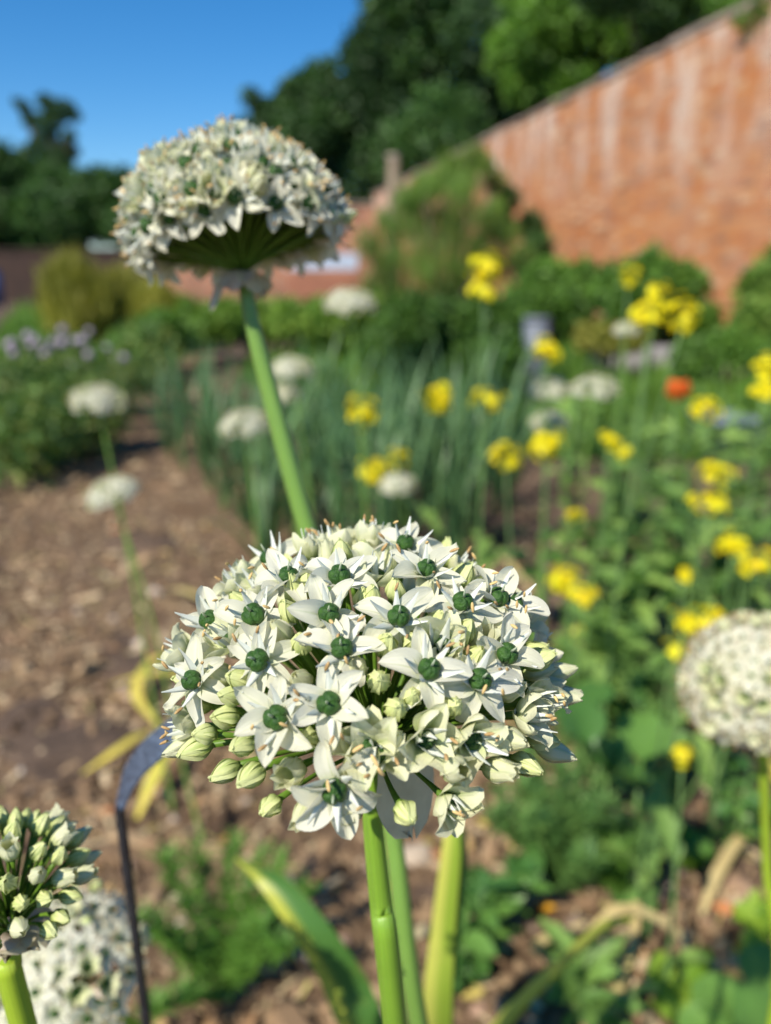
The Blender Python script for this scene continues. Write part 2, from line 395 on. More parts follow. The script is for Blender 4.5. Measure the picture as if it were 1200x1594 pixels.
# ------------------------------------------------------------ the sharp umbel in front
def main_allium():
    rr = random.Random(5)
    C = P(577, 1084, 0.180); a = 0.0420; c = a*0.79
    base = Vector((0.034, 0.176, 0.0))
    th = empty('white_allium', base, 'large sharp white allium head with dark green ovaries, front centre on a thick green stalk', 'flower', 'alliums in bloom')
    hubw = P(590, 1156, 0.182)
    def hit(px, py, grow=1.0):
        d = ray(px, py); o = CAM - C; A = a*grow; Cc = c*grow
        sc = Vector((1/A, 1/A, 1/Cc)); ds = Vector((d.x*sc.x, d.y*sc.y, d.z*sc.z)); os_ = Vector((o.x*sc.x, o.y*sc.y, o.z*sc.z))
        q = ds.dot(ds); b = ds.dot(os_); cc = os_.dot(os_) - 1; disc = b*b - q*cc
        if disc > 0: t = (-b - math.sqrt(disc))/q
        else: t = -b/q
        return CAM + d*t
    def normal(p):
        v = p - C; return Vector((v.x/a**2, v.y/a**2, v.z/c**2)).normalized()
    opens = [(425,876),(449,905),(528,903),(513,960),(399,963),(331,970),(406,1030),(533,1013),(306,1061),(514,1096),(435,1119),(522,1225),
             (630,853),(662,893),(619,965),(718,944),(771,937),(792,945),(783,1021),(665,1046),(742,1062)]
    cups = [(489,860),(519,856),(407,925),(365,942),(359,998),(574,848),(586,897),(714,893),(566,1164),(735,1152),(586,1174),(662,1151),(816,1113),(297,1133),(572,860),(376,912),(288,1021),(834,1094),(690,1008)]
    buds = [(461,925),(483,916),(452,958),(566,936),(615,921),(577,936),(676,972),(717,992),(691,870),(825,1016),(615,1105),(356,1116),(364,1084),(382,1159),(397,1203),
            (811,1187),(589,1062),(735,1030),(540,866),(640,1000),(470,1005),(480,1150),(640,1085),(700,1100),(380,1060),(600,1010)]
    halfs = [(747,998),(834,1045),(862,1048),(872,1083),(455,1200),(285,1162),(845,1070),(440,990),(555,1040),(470,1060),(765,985),(790,1075),(610,880),(660,930),(345,1050)]
    placed = []
    def put(px, py, typ, grow, cam_w, sc=1.0):
        p = hit(px, py, grow); n = normal(p)
        tocam = (CAM - p).normalized()
        ax = (n*(1-cam_w) + tocam*cam_w + Vector((rr.gauss(0,.08), rr.gauss(0,.08), rr.gauss(0,.08)))).normalized()
        p = p - ax*{'open': 0.0, 'cup': 1.6*mm, 'bud': 2.2*mm, 'half': 3.0*mm}[typ]
        placed.append((p, typ))
        detailed_floret(th, hubw - base, p - base, ax, typ, rr, sc)
    for x, y in opens: put(x, y, 'open', 1.05, .40 if y < 1000 else .34, .92)
    for x, y in cups: put(x, y, 'cup', .97, .12, .98)
    for x, y in buds: put(x, y, 'bud', .97, .10, .88)
    for x, y in halfs: put(x, y, 'half', .96, .05, .86)
    tries = 0; k = 0
    while tries < 5000 and k < 140:
        tries += 1
        u = rr.uniform(-0.30, 1.0); ph = rr.uniform(0, 6.28); q = math.sqrt(1-u*u)
        g = rr.uniform(.90, .98)
        p = C + Vector((a*q*math.cos(ph), a*q*math.sin(ph), c*u))*g
        vis = normal(p).dot((CAM - p).normalized())
        lim = 6.6*mm if vis > .15 else 8.6*mm
        if vis > .0 and u < -0.02: continue
        if any((p - w).length < (lim if t_ != 'open' or vis < .15 else 8.4*mm) for w, t_ in placed): continue
        typ = rr.choices(['bud','half','cup','open'], [3,3,2.2,.6] if vis > .3 else [2,2,2,3.2])[0]
        if u < .02 and typ == 'open': typ = 'half'
        if typ in ('cup','open') and any((p - w).length < 9.2*mm for w, _ in placed): typ = 'bud'
        placed.append((p, typ)); ax = (normal(p) + Vector((rr.gauss(0,.1), rr.gauss(0,.1), rr.gauss(0,.1)))).normalized()
        detailed_floret(th, hubw - base, p - base, ax, typ, rr, rr.uniform(.82, .95)); k += 1
    curved_stalk('flower_stalk', M_STALK, [hubw + Vector((0,0,.001)), P(578,1240,.188), P(592,1400,.196), P(615,1594,.208), Vector((.022,.19,.38)), base - Vector((0,0,.01))], [2.0*mm,2.3*mm,2.9*mm,3.3*mm,4.0*mm,5.0*mm], th, base)
    mb = MB(); mb.ball(hubw - base, (3.6*mm,3.6*mm,3.2*mm), 14, 8); part('receptacle', mb.data('receptacle', M_PEDICEL), th)
    bract('spathe', M_SPATHE, th, hubw - base + Vector((.002,-.003,0)), (.75,-.55,-.5), .022, .017, 3, 1.5)
    bract('spathe', M_SPATHE, th, hubw - base, (-.5,.6,-.3), .018, .014, 5, 1.2)
main_allium()

# ------------------------------------------------------------ simpler umbels (blurred in the photo)
def small_floret(seed, kind='open', low=False):
    """pedicel of unit length 1 below the flower is added by the umbel itself; here only the flower head"""
    rr = random.Random(seed); mb = MB(); nv, nu = (4, 3) if low else (6, 5)
    for k in range(6):
        if kind == 'open': rows = tepal_rows(9.3*mm, 5.0*mm, rr.uniform(8,28), rr.uniform(-18,8), .14, 1*mm, 0, nv, nu, 0, seed+k)
        elif kind == 'cup': rows = tepal_rows(8.6*mm, 5.0*mm, 35, rr.uniform(60,95), .26, .8*mm, 0, nv, nu, 0, seed+k)
        else: rows = tepal_rows(8.0*mm, 5.4*mm, 12, 150, .27, .5*mm, 0, nv, nu, 0, seed+k)
        q = Matrix.Rotation(R(60*k + rr.uniform(-6,6)), 3, 'Z'); mb.grid([[q @ Vector(p) for p in r] for r in rows], 0)
    if kind != 'bud':
        mb.ball((0,0,1.4*mm), (1.55*mm,1.55*mm,1.5*mm), 8, 5, 1)
        for k in range(6):
            q = Matrix.Rotation(R(60*k + 20), 3, 'Z'); w = .8*mm
            pts = [q @ Vector(v) for v in ((1.6*mm,-w,0),(1.6*mm,w,0),(5.5*mm,0,4.6*mm))]
            mb.add(pts, [(0,1,2)], 0, [(.2,.6)]*3)
            mb.ball(q @ Vector((5.6*mm,0,4.9*mm)), (.5*mm,.5*mm,1.0*mm), 4, 3, 2)
    top = {'open': M_TEPAL, 'cup': M_CREAM, 'bud': M_BUD}[kind]
    mb.tube([(0,0,-14*mm),(0,0,0)], [.5*mm,.8*mm], 5, 3)
    return mb.data('bud' if kind == 'bud' else 'floret', [top, M_OVARY, M_ANTHER, M_PEDICEL])
SM = {False: {k: [small_floret(s+i, k) for i in range(3)] for k, s in (('open',10),('cup',30),('bud',50))},
      True: {k: [small_floret(s+i, k, True) for i in range(2)] for k, s in (('open',70),('cup',80),('bud',90))}}
def umbel(label, hub, axis, Rr, aspect, n, stalk, rads, mix=(5,3,2), low=True, lo=-.15, seed=1, mat=M_STALK, detail=False, spathe=None, sc=1.0, group='alliums in bloom', lift=.12, cat='flower', pedr=.5*mm, gap=None):
    """hub: top of the stalk; axis: direction the head faces; stalk: points from the hub down to the soil"""
    rr = random.Random(seed); base = Vector(stalk[-1]); base.z = 0; hub = Vector(hub)
    th = empty('white_allium', base, label, cat, group)
    A = Vector(axis).normalized(); q0 = zquat(A); C = hub + A*Rr*lift
    pts = []; gap = gap or Rr*math.sqrt(2*math.pi*(1-lo)/n*.80/ .9)
    t = 0; g = gap
    while len(pts) < n and t < 12000:
        t += 1
        if t % 1500 == 0: g *= .93
        u = rr.uniform(lo, 1); ph = rr.uniform(0, 6.283); w = math.sqrt(1-u*u)
        v = Vector((w*math.cos(ph), w*math.sin(ph), u*aspect))*Rr*rr.uniform(.93,1.03)
        if all((v - p[0]).length > g for p in pts): pts.append((v, Vector((w*math.cos(ph), w*math.sin(ph), u/aspect)).normalized()))
    ped = MB()
    for v, nn in pts:
        p = C + q0 @ v - base; ax = (q0 @ nn + Vector((rr.gauss(0,.12), rr.gauss(0,.12), rr.gauss(0,.12)))).normalized()
        k = rr.choices(['open','cup','bud'], mix)[0]
        if detail: detailed_floret(th, hub - base, p, ax, k if k != 'bud' else rr.choice(['bud','half']), rr, sc); continue
        part('bud' if k == 'bud' else 'floret', rr.choice(SM[low][k]), th, p, zquat(ax, rr.uniform(0,6.28)), sc*rr.uniform(.92,1.08))
        ped.tube([hub - base, (hub - base).lerp(p - ax*12*mm*sc, .5), p - ax*11*mm*sc], pedr, 4)
    if not detail: part('pedicels', ped.data('pedicels', M_PEDICEL), th, kind='stuff')
    curved_stalk('flower_stalk', mat, stalk, rads, th, base, 10)
    if spathe:
        for i, (d, L, W) in enumerate(spathe): bract('spathe', M_SPATHE_P if i % 2 == 0 else M_SPATHE, th, hub - base, d, L, W, seed + i, .9)
    return th
# the blurred head at upper left, seen from below
hub = P(378, 424, .280)
umbel('blurred white allium head high on a leaning stalk at upper left, seen from below', hub, (-.14, .21, .95), .0352, .84, 170,
      [hub, P(392,500,.283), P(428,640,.291), P(480,830,.300), P(545,1040,.306), P(605,1260,.312), P(652,1594,.334), Vector((.05,.30,.3)), Vector((.07,.31,-.01))],
      [2.4*mm,2.9*mm,3.5*mm,3.8*mm,3.8*mm,3.7*mm,4.2*mm,5*mm,5.5*mm], (8,2.5,1.5), lo=-.03, seed=4, mat=M_STALK_B, detail=True, lift=.36, sc=1.03,
      spathe=[((-.9,-.5,.0),.019,.011), ((.75,-.6,.2),.013,.011), ((-.15,-.9,.35),.013,.010), ((.3,.8,.1),.015,.012)])
# half-opened head at the lower left edge
hub = P(18, 1448, .192)
umbel('young allium head of pale green buds at the lower left edge of the picture', hub, (.12, .0, 1), .0170, 1.2, 54,
      [hub, P(16,1500,.194), P(36,1594,.200), Vector((-.085,.16,.45)), Vector((-.075,.17,-.01))], [2.6*mm,2.9*mm,3.2*mm,4*mm,5*mm], (.0,.0,6), lo=.36, seed=8, mat=M_STALK_Y, detail=True, lift=.35, sc=.80,
      spathe=[((-.5,-.6,1.2),.010,.012), ((.8,-.4,1.0),.011,.012), ((.4,.8,1.0),.010,.012), ((.2,-.9,1.0),.009,.011)])
# large one below it
hub = P(128, 1540, .36)
umbel('large blurred white allium head leaning left at the bottom left corner', hub, (-.42, -.25, .75), .036, .85, 95,
      [hub, P(150,1562,.36), P(215,1600,.375), Vector((-.09,.36,.35)), Vector((-.07,.38,-.01))], [2.2*mm,2.3*mm,2.8*mm,4*mm,5*mm], (6,2,1), low=False, seed=12, mat=M_STALK_Y, lift=.3)
hub = P(1176, 1078, .45)
umbel('big blurred white allium head cut by the right edge of the picture', hub, (-.30, -.30, .85), .0370, .92, 165,
      [hub, P(1188,1180,.46), P(1194,1350,.50), P(1204,1594,.53), Vector((.27,.45,-.01))], [2.6*mm,2.8*mm,3.2*mm,4*mm,5*mm], (8,3,0), low=False, seed=13, mat=M_STALK_Y, lift=.2)
FAR = [ # px, py of the head's middle, width px, depth, label, foot px,
 (153,613,92,1.05,'small blurred white allium head over the soil path, upper of the two at far left', 200),
 (178,757,90,1.00,'small blurred white allium head tilted left, lower of the two over the soil path', 265),
 (455,566,72,1.40,'topmost white allium head of the cluster right of the leaning stalk', 500),
 (383,650,86,1.20,'white allium head just left of the leaning stalk among blue green leaves', 400),
 (441,607,60,1.45,'white allium head half hidden behind the leaning stalk', 470),
 (545,462,88,1.15,'lone white allium head on a pale straight stem above the leek leaves', 590),
 (852,597,72,1.45,'left one of two white allium heads side by side at right', 870),
 (924,596,80,1.35,'right one of two white allium heads side by side at right', 910),
 (855,649,62,1.60,'white allium head directly above a yellow flower cluster', 860),
 (618,746,62,1.60,'lowest small white allium head below a pair of yellow clusters', 690),
 (974,508,40,1.60,'white allium head peeping out behind the largest yellow cluster', 985)]
for i, (px, py, w, d, lab, fx) in enumerate(FAR):
    Rr = w/2/F*d*.84; hub = P(px, py + w*.20, d); ft = P(fx, 1000, d); foot = Vector((ft.x, hub.y + .03, -.01))
    rr = random.Random(i); ax = (rr.uniform(-.1,.1) - (.25 if i == 1 else 0), -.08, 1)
    umbel(lab, hub, ax, Rr, .62, 62, [hub, hub.lerp(foot, .3) + Vector(((px-fx)*-.0001, 0, 0)), hub.lerp(foot, .7), foot], [1.6*mm,2.2*mm,2.8*mm,3.5*mm], (6,2,1), seed=20+i, lo=-.1, sc=.88, mat=M_STALK_B, lift=.1)

# ------------------------------------------------------------ ground
def ground():
    xs = np.concatenate([-np.geomspace(120, 3, 24), np.linspace(-2.8, 2.8, 113), np.geomspace(3, 120, 24)])
    ys = np.concatenate([-np.geomspace(40, .5, 10), np.linspace(-.3, 5, 107), np.geomspace(5.2, 220, 40)])
    X, Y = np.meshgrid(xs, ys); Z = np.zeros_like(X)
    for k in range(40):
        a = nr.uniform(0, 6.28); f = nr.uniform(4, 45); Z += .0035*(12/f)**.6*np.sin(f*(X*np.cos(a)+Y*np.sin(a)) + nr.uniform(0, 6.28))
    Z *= np.clip(1.3 - np.hypot(X, Y)/12, 0, 1); Z -= .012
    V = np.stack([X, Y, Z], -1).reshape(-1, 3); nx = len(xs)
    fs = [(i*nx+j, i*nx+j+1, (i+1)*nx+j+1, (i+1)*nx+j) for i in range(len(ys)-1) for j in range(nx-1)]
    m, nt, b = new_mat('soil')
    n1 = pos_noise(nt, 1.3, 3); n2 = pos_noise(nt, 45, 8, (1,1,1), .7)
    c = ramp(nt, n2, [(.3,(.035,.021,.013)), (.5,(.11,.07,.044)), (.7,(.23,.155,.10))])
    c = mixc(nt, 1.0, c, ramp(nt, n1, [(.35,(.75,.75,.78)), (.65,(1.25,1.2,1.15))]), 'MULTIPLY')
    nt.links.new(c, b.inputs['Base Color']); b.inputs['Roughness'].default_value = .95; bump(nt, b, n2, 1.0, .01)
    o = part('ground', mesh_data('ground', V, fs, m), None); o['kind'] = 'structure'
ground()
def in_path(x, y):      # the mulched path at left running away from the camera
    cx = -0.25 - 0.27*(y-1.0) if y < 6.8 else -1.8
    return abs(x - cx) < (.75 if y < 3 else .75 - (y-3)*.06)
def path():
    rows = []
    for i in range(60):
        y = .3 + i*.16; cx = -.25 - .27*(y-1.0); hw = (.74 if y < 3 else max(.42, .74 - (y-3)*.07)); w1 = .07*math.sin(y*3.1) + .04*math.sin(y*7.7)
        rows.append([(cx + hw*t + w1*abs(t), y, .004 + .005*math.sin(5*y + 7*t) - .012*abs(t)**4) for t in [k/8*2-1 for k in range(9)]])
    m, nt, b = new_mat('path_mulch'); n2 = pos_noise(nt, 60, 8, (1,1,1), .75); n1 = pos_noise(nt, 2.2, 4)
    c = ramp(nt, n2, [(.3,(.06,.034,.018)), (.5,(.17,.105,.058)), (.7,(.33,.22,.125))])
    c = mixc(nt, 1.0, c, ramp(nt, n1, [(.35,(.8,.78,.76)), (.65,(1.15,1.15,1.1))]), 'MULTIPLY')
    nt.links.new(c, b.inputs['Base Color']); b.inputs['Roughness'].default_value = .95; bump(nt, b, n2, 1.0, .008)
    mb = MB(); mb.grid(rows); o = part('garden_path', mb.data('garden_path', m), None); o['kind'] = 'structure'
path()
def chips():
    n = 26000; y = .35 + nr.beta(1.1, 2.6, n)*6.2; x = nr.uniform(-1, 1, n)*(.45 + y*.55)
    keep = np.array([in_path(a, b) or nr.random() < .30 for a, b in zip(x, y)]); x, y = x[keep], y[keep]; n = len(x)
    sc = np.exp(nr.normal(0, .5, n))*.0062; M = yaw_tilt(n, .35)*sc[:, None, None]
    asp = np.ones((n,1,3)); asp[:,0,0] = nr.uniform(.8, 2.2, n); asp[:,0,1] = nr.uniform(.3,.8,n); asp[:,0,2] = nr.uniform(.12,.4,n); M = M*asp
    tv = [(-1,-.8,-1),(1,-1,-1),(.8,1,-1),(-1,.7,-1),(-.8,-.6,1),(.7,-.8,1),(.9,.7,1),(-.7,.9,1)]
    tf = [(0,3,2,1),(4,5,6,7),(0,1,5,4),(1,2,6,5),(2,3,7,6),(3,0,4,7)]
    m = veg('bark_chip', [(.09,.052,.027),(.20,.125,.068),(.31,.20,.11),(.41,.28,.155),(.14,.085,.045),(.26,.16,.09),(.54,.41,.25)], .9, 0)
    o = part('bark_mulch', scatter_mesh('bark_mulch', tv, tf, M, np.stack([x, y, nr.uniform(-.003,.013,n)], 1), m), None); o['kind'] = 'stuff'
chips()
def straw():
    n = 2600; y = .5 + nr.beta(1.2, 2.2, n)*5; x = nr.uniform(-1, .9, n)*(.5 + y*.5)
    M = yaw_tilt(n, .25)*(nr.uniform(.03,.09,n))[:, None, None]
    m = veg('straw', [(.42,.32,.18),(.55,.44,.26),(.30,.21,.12),(.50,.42,.16)], .8, .1)
    o = part('straw_litter', scatter_mesh('straw_litter', BLADE_V, BLADE_F, M, np.stack([x, y, nr.uniform(0,.012,n)], 1), m), None); o['kind'] = 'stuff'
straw()

# ------------------------------------------------------------ leaves and small plants
M_GLAUC = veg('leek_leaf', [(.06,.14,.055),(.09,.185,.07),(.14,.25,.10),(.075,.16,.05)], .42, .2, 'object', spec=.45)
M_STRAP = veg('strap_leaf_green', [(.10,.20,.04),(.14,.26,.05)], .4, .3, 6.0)
def edge_leaf(name, mid, edge, w0):
    m, nt, b = new_mat(name); tc = nt.nodes.new('ShaderNodeTexCoord'); sp = nt.nodes.new('ShaderNodeSeparateXYZ'); nt.links.new(tc.outputs['UV'], sp.inputs[0])
    nz = noise(nt, 1.0, 4, 'UV', .6, (14, 1.5, 1)); f = math_n(nt, 'ADD', sp.outputs[0], math_n(nt, 'MULTIPLY', math_n(nt, 'SUBTRACT', nz, .5), .7))
    c = ramp(nt, f, [(w0-.12, edge), (w0+.12, mid)]); n2 = noise(nt, 14, 4); c = mixc(nt, ramp(nt, n2, [(.55,(0,0,0)),(.75,(.6,.6,.6))]), c, tuple(x*.75 for x in edge))
    nt.links.new(c, b.inputs['Base Color']); b.inputs['Roughness'].default_value = .42; bump(nt, b, nz, .4, .0006); translucent(nt, b, c, .3, (1.2,1.3,.5)); return m
M_STRAPE = edge_leaf('strap_leaf_edged', (.09,.22,.04), (.50,.52,.07), .38)
M_STRAPY = edge_leaf('strap_leaf_yellowing', (.34,.47,.05), (.62,.62,.12), .45)
M_DRY = veg('withered_leaf', [(.50,.36,.14),(.62,.50,.24),(.55,.46,.10)], .7, .25, 12.0)
M_YLEAF = veg('yellowed_leaf', [(.72,.58,.05),(.78,.66,.14),(.50,.52,.06)], .6, .3, 14.0)
M_LEAF = veg('fresh_green_leaf', [(.05,.14,.025),(.08,.20,.035),(.12,.27,.05)], .45, .3, big=3)
M_LEAFO = veg('broad_green_leaf', [(.06,.16,.035),(.10,.22,.045),(.14,.28,.055)], .4, .3, 'object')
M_LIME = veg('lime_leaf', [(.16,.30,.03),(.26,.40,.04)], .5, .35, 'object')
M_BRAS = veg('brassica_leaf', [(.15,.27,.06),(.21,.36,.08),(.29,.43,.10),(.12,.23,.05)], .5, .3, 'object')
def strap(pts, widths, fold=.25, side=None, nu=5):
    pth = smooth_path(pts, 5); n = len(pth); w = lerp_list(widths, n); rows = []
    for i in range(n):
        d = (pth[min(i+1,n-1)] - pth[max(i-1,0)]).normalized()
        s = (side - d*side.dot(d)).normalized() if side is not None else d.cross(Vector((0,0,1))).normalized()
        up = s.cross(d).normalized()
        rows.append([pth[i] + s*w[i]*.5*t + up*abs(t)*fold*w[i]*.5 for t in [k/(nu-1)*2-1 for k in range(nu)]])
    return rows
def blade_thing(name, label, cat, mat, pts, widths, fold=.25, side=None, group=None, solid=0.0008):
    base = Vector(pts[-1]) if pts[-1][2] < pts[0][2] else Vector(pts[0])
    rows = strap([Vector(p) - base for p in pts], widths, fold, side); mb = MB(); mb.grid(rows)
    rows2 = [[p - Vector((0,0,1))*solid*.3 - Vector((0,1,0))*-solid for p in r][::-1] for r in rows]; mb.grid(rows2)
    o = part(name, mb.data(name, mat), None, base); return tag(o, label, cat, group)
X_ = Vector((1,0,0))
blade_thing('allium_leaf', 'broad green and yellow strap leaf curving right below the sharp head', 'leaf', M_STRAPE,
   [P(368,1335,.52), P(420,1370,.50), P(480,1450,.49), P(535,1540,.50), P(580,1640,.52), Vector((.02,.50,.15)), Vector((.05,.52,0))], [.003,.015,.023,.030,.032,.03,.02], .35, X_, 'strap leaves of the alliums')
blade_thing('allium_leaf', 'upright yellow green leaf with a blunt broken tip right of the thick stalk', 'leaf', M_STRAPY,
   [P(703,1278,.44), P(702,1330,.44), P(690,1450,.45), P(680,1594,.47), Vector((.04,.42,.2)), Vector((.04,.42,0))], [.007,.011,.014,.018,.019,.016], .12, X_, 'strap leaves of the alliums')
blade_thing('allium_leaf', 'narrow pale leaf fold beside the upright broken leaf', 'leaf', M_STRAP,
   [P(722,1290,.46), P(718,1345,.46), P(704,1470,.47), P(692,1594,.49), Vector((.05,.43,.2)), Vector((.045,.43,0))], [.003,.008,.010,.012,.014,.014], .3, X_, 'strap leaves of the alliums')
blade_thing('allium_leaf', 'arching green and cream strap leaf at lower right bending down to the left', 'leaf', M_STRAPY,
   [P(985,1432,.66), P(940,1446,.64), P(880,1500,.62), P(810,1570,.60), P(760,1630,.60), Vector((.07,.52,.15)), Vector((.06,.53,0))], [.006,.016,.020,.024,.028,.03,.02], .2, Vector((.62,.45,-.62)), 'strap leaves of the alliums')
blade_thing('allium_leaf', 'thin yellow green leaf rising from the young bud head corner', 'leaf', M_STRAP,
   [P(60,1480,.5), P(90,1560,.5), P(120,1640,.52), Vector((-.19,.5,.1)), Vector((-.18,.5,0))], [.004,.010,.014,.016,.012], .3, X_, 'strap leaves of the alliums')
def ground_strap(label, mat, pix, w, z=.02, name='withered_leaf', group='withered leaves on the soil', cat='dead leaf'):
    pts = [G(px, py) + Vector((0,0,z + dz*.6)) for px, py, dz in pix]
    return blade_thing(name, label, cat, mat, pts, [x*.85 for x in w], .10, None, group, .0005)
ground_strap('yellow withered leaf curving on the soil just left of the sharp head', M_YLEAF, [(300,1030,.02),(240,1060,.05),(215,1110,.04),(255,1150,.0)], [.004,.022,.026,.01])
ground_strap('pale straw leaf behind the left shoulder of the sharp head', M_DRY, [(330,960,.03),(285,945,.05),(250,930,.0)], [.01,.03,.006])
ground_strap('withered yellow leaf lying left of the black stake', M_YLEAF, [(130,1225,.01),(180,1205,.04),(215,1175,.03),(240,1150,0)], [.004,.022,.024,.006])
ground_strap('long withered leaf with green stripe passing behind the black stake', M_YLEAF, [(300,1180,.03),(265,1215,.06),(240,1250,.04),(215,1290,0)], [.012,.028,.026,.008])
ground_strap('yellow leaf stretched under the bluish hook of the stake', M_YLEAF, [(340,1085,.02),(280,1080,.05),(220,1085,.05),(170,1080,0)], [.01,.022,.02,.004])
ground_strap('tan leaf sheath lying under the left rim of the sharp head', M_DRY, [(420,1230,.0),(370,1190,.05),(320,1180,.05),(270,1180,.0)], [.006,.024,.028,.01])
ground_strap('tan dry leaf arching across the soil at lower right', M_DRY, [(900,1505,.03),(960,1480,.08),(1040,1500,.06),(1090,1540,0)], [.010,.020,.018,.008])
ground_strap('twisted beige dry stalk running down to the bottom edge at right', M_DRY, [(985,1450,.05),(980,1510,.03),(960,1570,.02),(945,1640,0)], [.012,.014,.012,.01])
ground_strap('short cream leaf lying beside the arching leaf', M_DRY, [(860,1535,.02),(830,1520,.05),(905,1490,.06)], [.006,.016,.006])
ground_strap('bent straw coloured leaf near the right edge above the soil', M_DRY, [(1200,1320,.0),(1150,1345,.05),(1110,1400,.04),(1090,1440,0)], [.01,.02,.02,.008])
ground_strap('bright yellow leaf slanting down beside the cut off allium head', M_YLEAF, [(1132,1150,.12),(1150,1185,.11),(1180,1215,.06),(1215,1240,.0)], [.022,.034,.030,.02])
ground_strap('cream withered leaf beyond the right shoulder of the sharp head', M_DRY, [(740,870,.0),(770,880,.06),(790,900,.05),(830,930,0)], [.012,.03,.03,.012])

# black plant stake with a bent flat head
def stake():
    m, nt, b = new_mat('black_plastic'); nz = noise(nt, 200, 4)
    nt.links.new(ramp(nt, nz, [(.3,(.012,.013,.016)), (.75,(.035,.037,.042))]), b.inputs['Base Color']); b.inputs['Roughness'].default_value = .22; b.inputs['Specular IOR Level'].default_value = 1.0
    bump(nt, b, nz, .3, .0005)
    top = P(186,1256,.30); base = Vector((top.x, top.y, 0))
    th = empty('plant_stake', base, 'black plastic plant stake with a bent glossy head left of the sharp flower', 'stake')
    mb = MB(); mb.tube([Vector((0,0,-.05)), Vector((.0,0,.2)), Vector((.001,0,.42)), top - base], [2.4*mm,2.4*mm,2.3*mm,2.2*mm], 6); part('stem', mb.data('stem', m, False), th)
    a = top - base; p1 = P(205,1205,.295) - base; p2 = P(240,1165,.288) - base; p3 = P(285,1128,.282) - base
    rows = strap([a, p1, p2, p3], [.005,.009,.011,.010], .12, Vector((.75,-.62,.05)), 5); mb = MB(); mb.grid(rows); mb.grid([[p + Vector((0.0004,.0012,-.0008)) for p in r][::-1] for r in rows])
    part('bent_head', mb.data('bent_head', simple('black_plastic_sky_tint', (.10,.13,.19), .28, (.025,.032,.05), 420, bmp=.9, spec=.8, dist=.0006)), th)  # black plastic; the sky's reflection and glints are put into the blue colour
stake()

def stone(label, px, py, r, col, seed):
    rr = random.Random(seed); mb = MB(); k = [rr.uniform(0,6) for _ in range(6)]
    mb.ball((0,0,0), (r*1.2, r*.9, r*.6), 14, 9, 0, lambda th, ph: 1 + .12*math.sin(2*ph+k[0]) + .08*math.sin(3*ph+k[1])*math.sin(th) + .07*math.cos(4*th+k[2]))
    m = simple('stone_' + ('pale' if col[0] > .4 else 'brown'), col, .85, tuple(c*.7 for c in col), 60, bmp=.6, dist=.003)
    g = G(px, py); o = part('stone', mb.data('stone', m), None, (g.x, g.y, r*.35)); return tag(o, label, 'stone', 'stones on the soil')
stone('pale beige stone right of the thick stalk', 645, 1340, .026, (.50,.40,.30), 1)
stone('small cream pebble near the middle of the bottom edge', 480, 1490, .014, (.55,.48,.38), 2)
stone('orange brown clod left of the yellow petals at lower right', 850, 1390, .022, (.36,.21,.13), 3)
stone('reddish brown clod at the far right edge below the yellow flowers', 1185, 925, .035, (.34,.17,.10), 4)
stone('round brown stone at lower right below the dark leaves', 1150, 1385, .02, (.30,.19,.12), 5)
stone('grey brown pebble under the arching leaf', 870, 1545, .018, (.38,.28,.20), 6)
def pebbles():
    n = 420; y = nr.uniform(.55, 2.2, n); x = nr.uniform(-1, 1, n)*(.35 + y*.5); s = np.exp(nr.normal(0,.4,n))*.008
    M = yaw_tilt(n, .4)*s[:,None,None]; ico = []; t = (1+5**.5)/2
    tv = np.array([(-1,t,0),(1,t,0),(-1,-t,0),(1,-t,0),(0,-1,t),(0,1,t),(0,-1,-t),(0,1,-t),(t,0,-1),(t,0,1),(-t,0,-1),(-t,0,1)])*.5*np.array([1.3,.9,.7])
    tf = [(0,11,5),(0,5,1),(0,1,7),(0,7,10),(0,10,11),(1,5,9),(5,11,4),(11,10,2),(10,7,6),(7,1,8),(3,9,4),(3,4,2),(3,2,6),(3,6,8),(3,8,9),(4,9,5),(2,4,11),(6,2,10),(8,6,7),(9,8,1)]
    m = veg('pebble', [(.30,.22,.16),(.45,.36,.28),(.20,.13,.09),(.60,.52,.42),(.34,.20,.13)], .8, 0)
    o = part('pebbles', scatter_mesh('pebbles', tv, tf, M, np.stack([x,y,np.full(n,.004)],1), m, True), None); o['kind'] = 'stuff'
pebbles()
def litter():
    n = 900; y = nr.uniform(.6, 2.6, n); x = nr.uniform(-.6, 1, n)*(.35 + y*.5); M = yaw_tilt(n, .5)*nr.uniform(.012,.04,n)[:,None,None]
    m = veg('fallen_leaf', [(.30,.17,.08),(.42,.26,.12),(.50,.40,.10),(.45,.18,.07),(.55,.48,.28),(.25,.16,.10)], .8, .1)
    o = part('fallen_leaves', scatter_mesh('fallen_leaves', LEAF_V, LEAF_F, M, np.stack([x,y,nr.uniform(.003,.02,n)],1), m), None); o['kind'] = 'stuff'
litter()

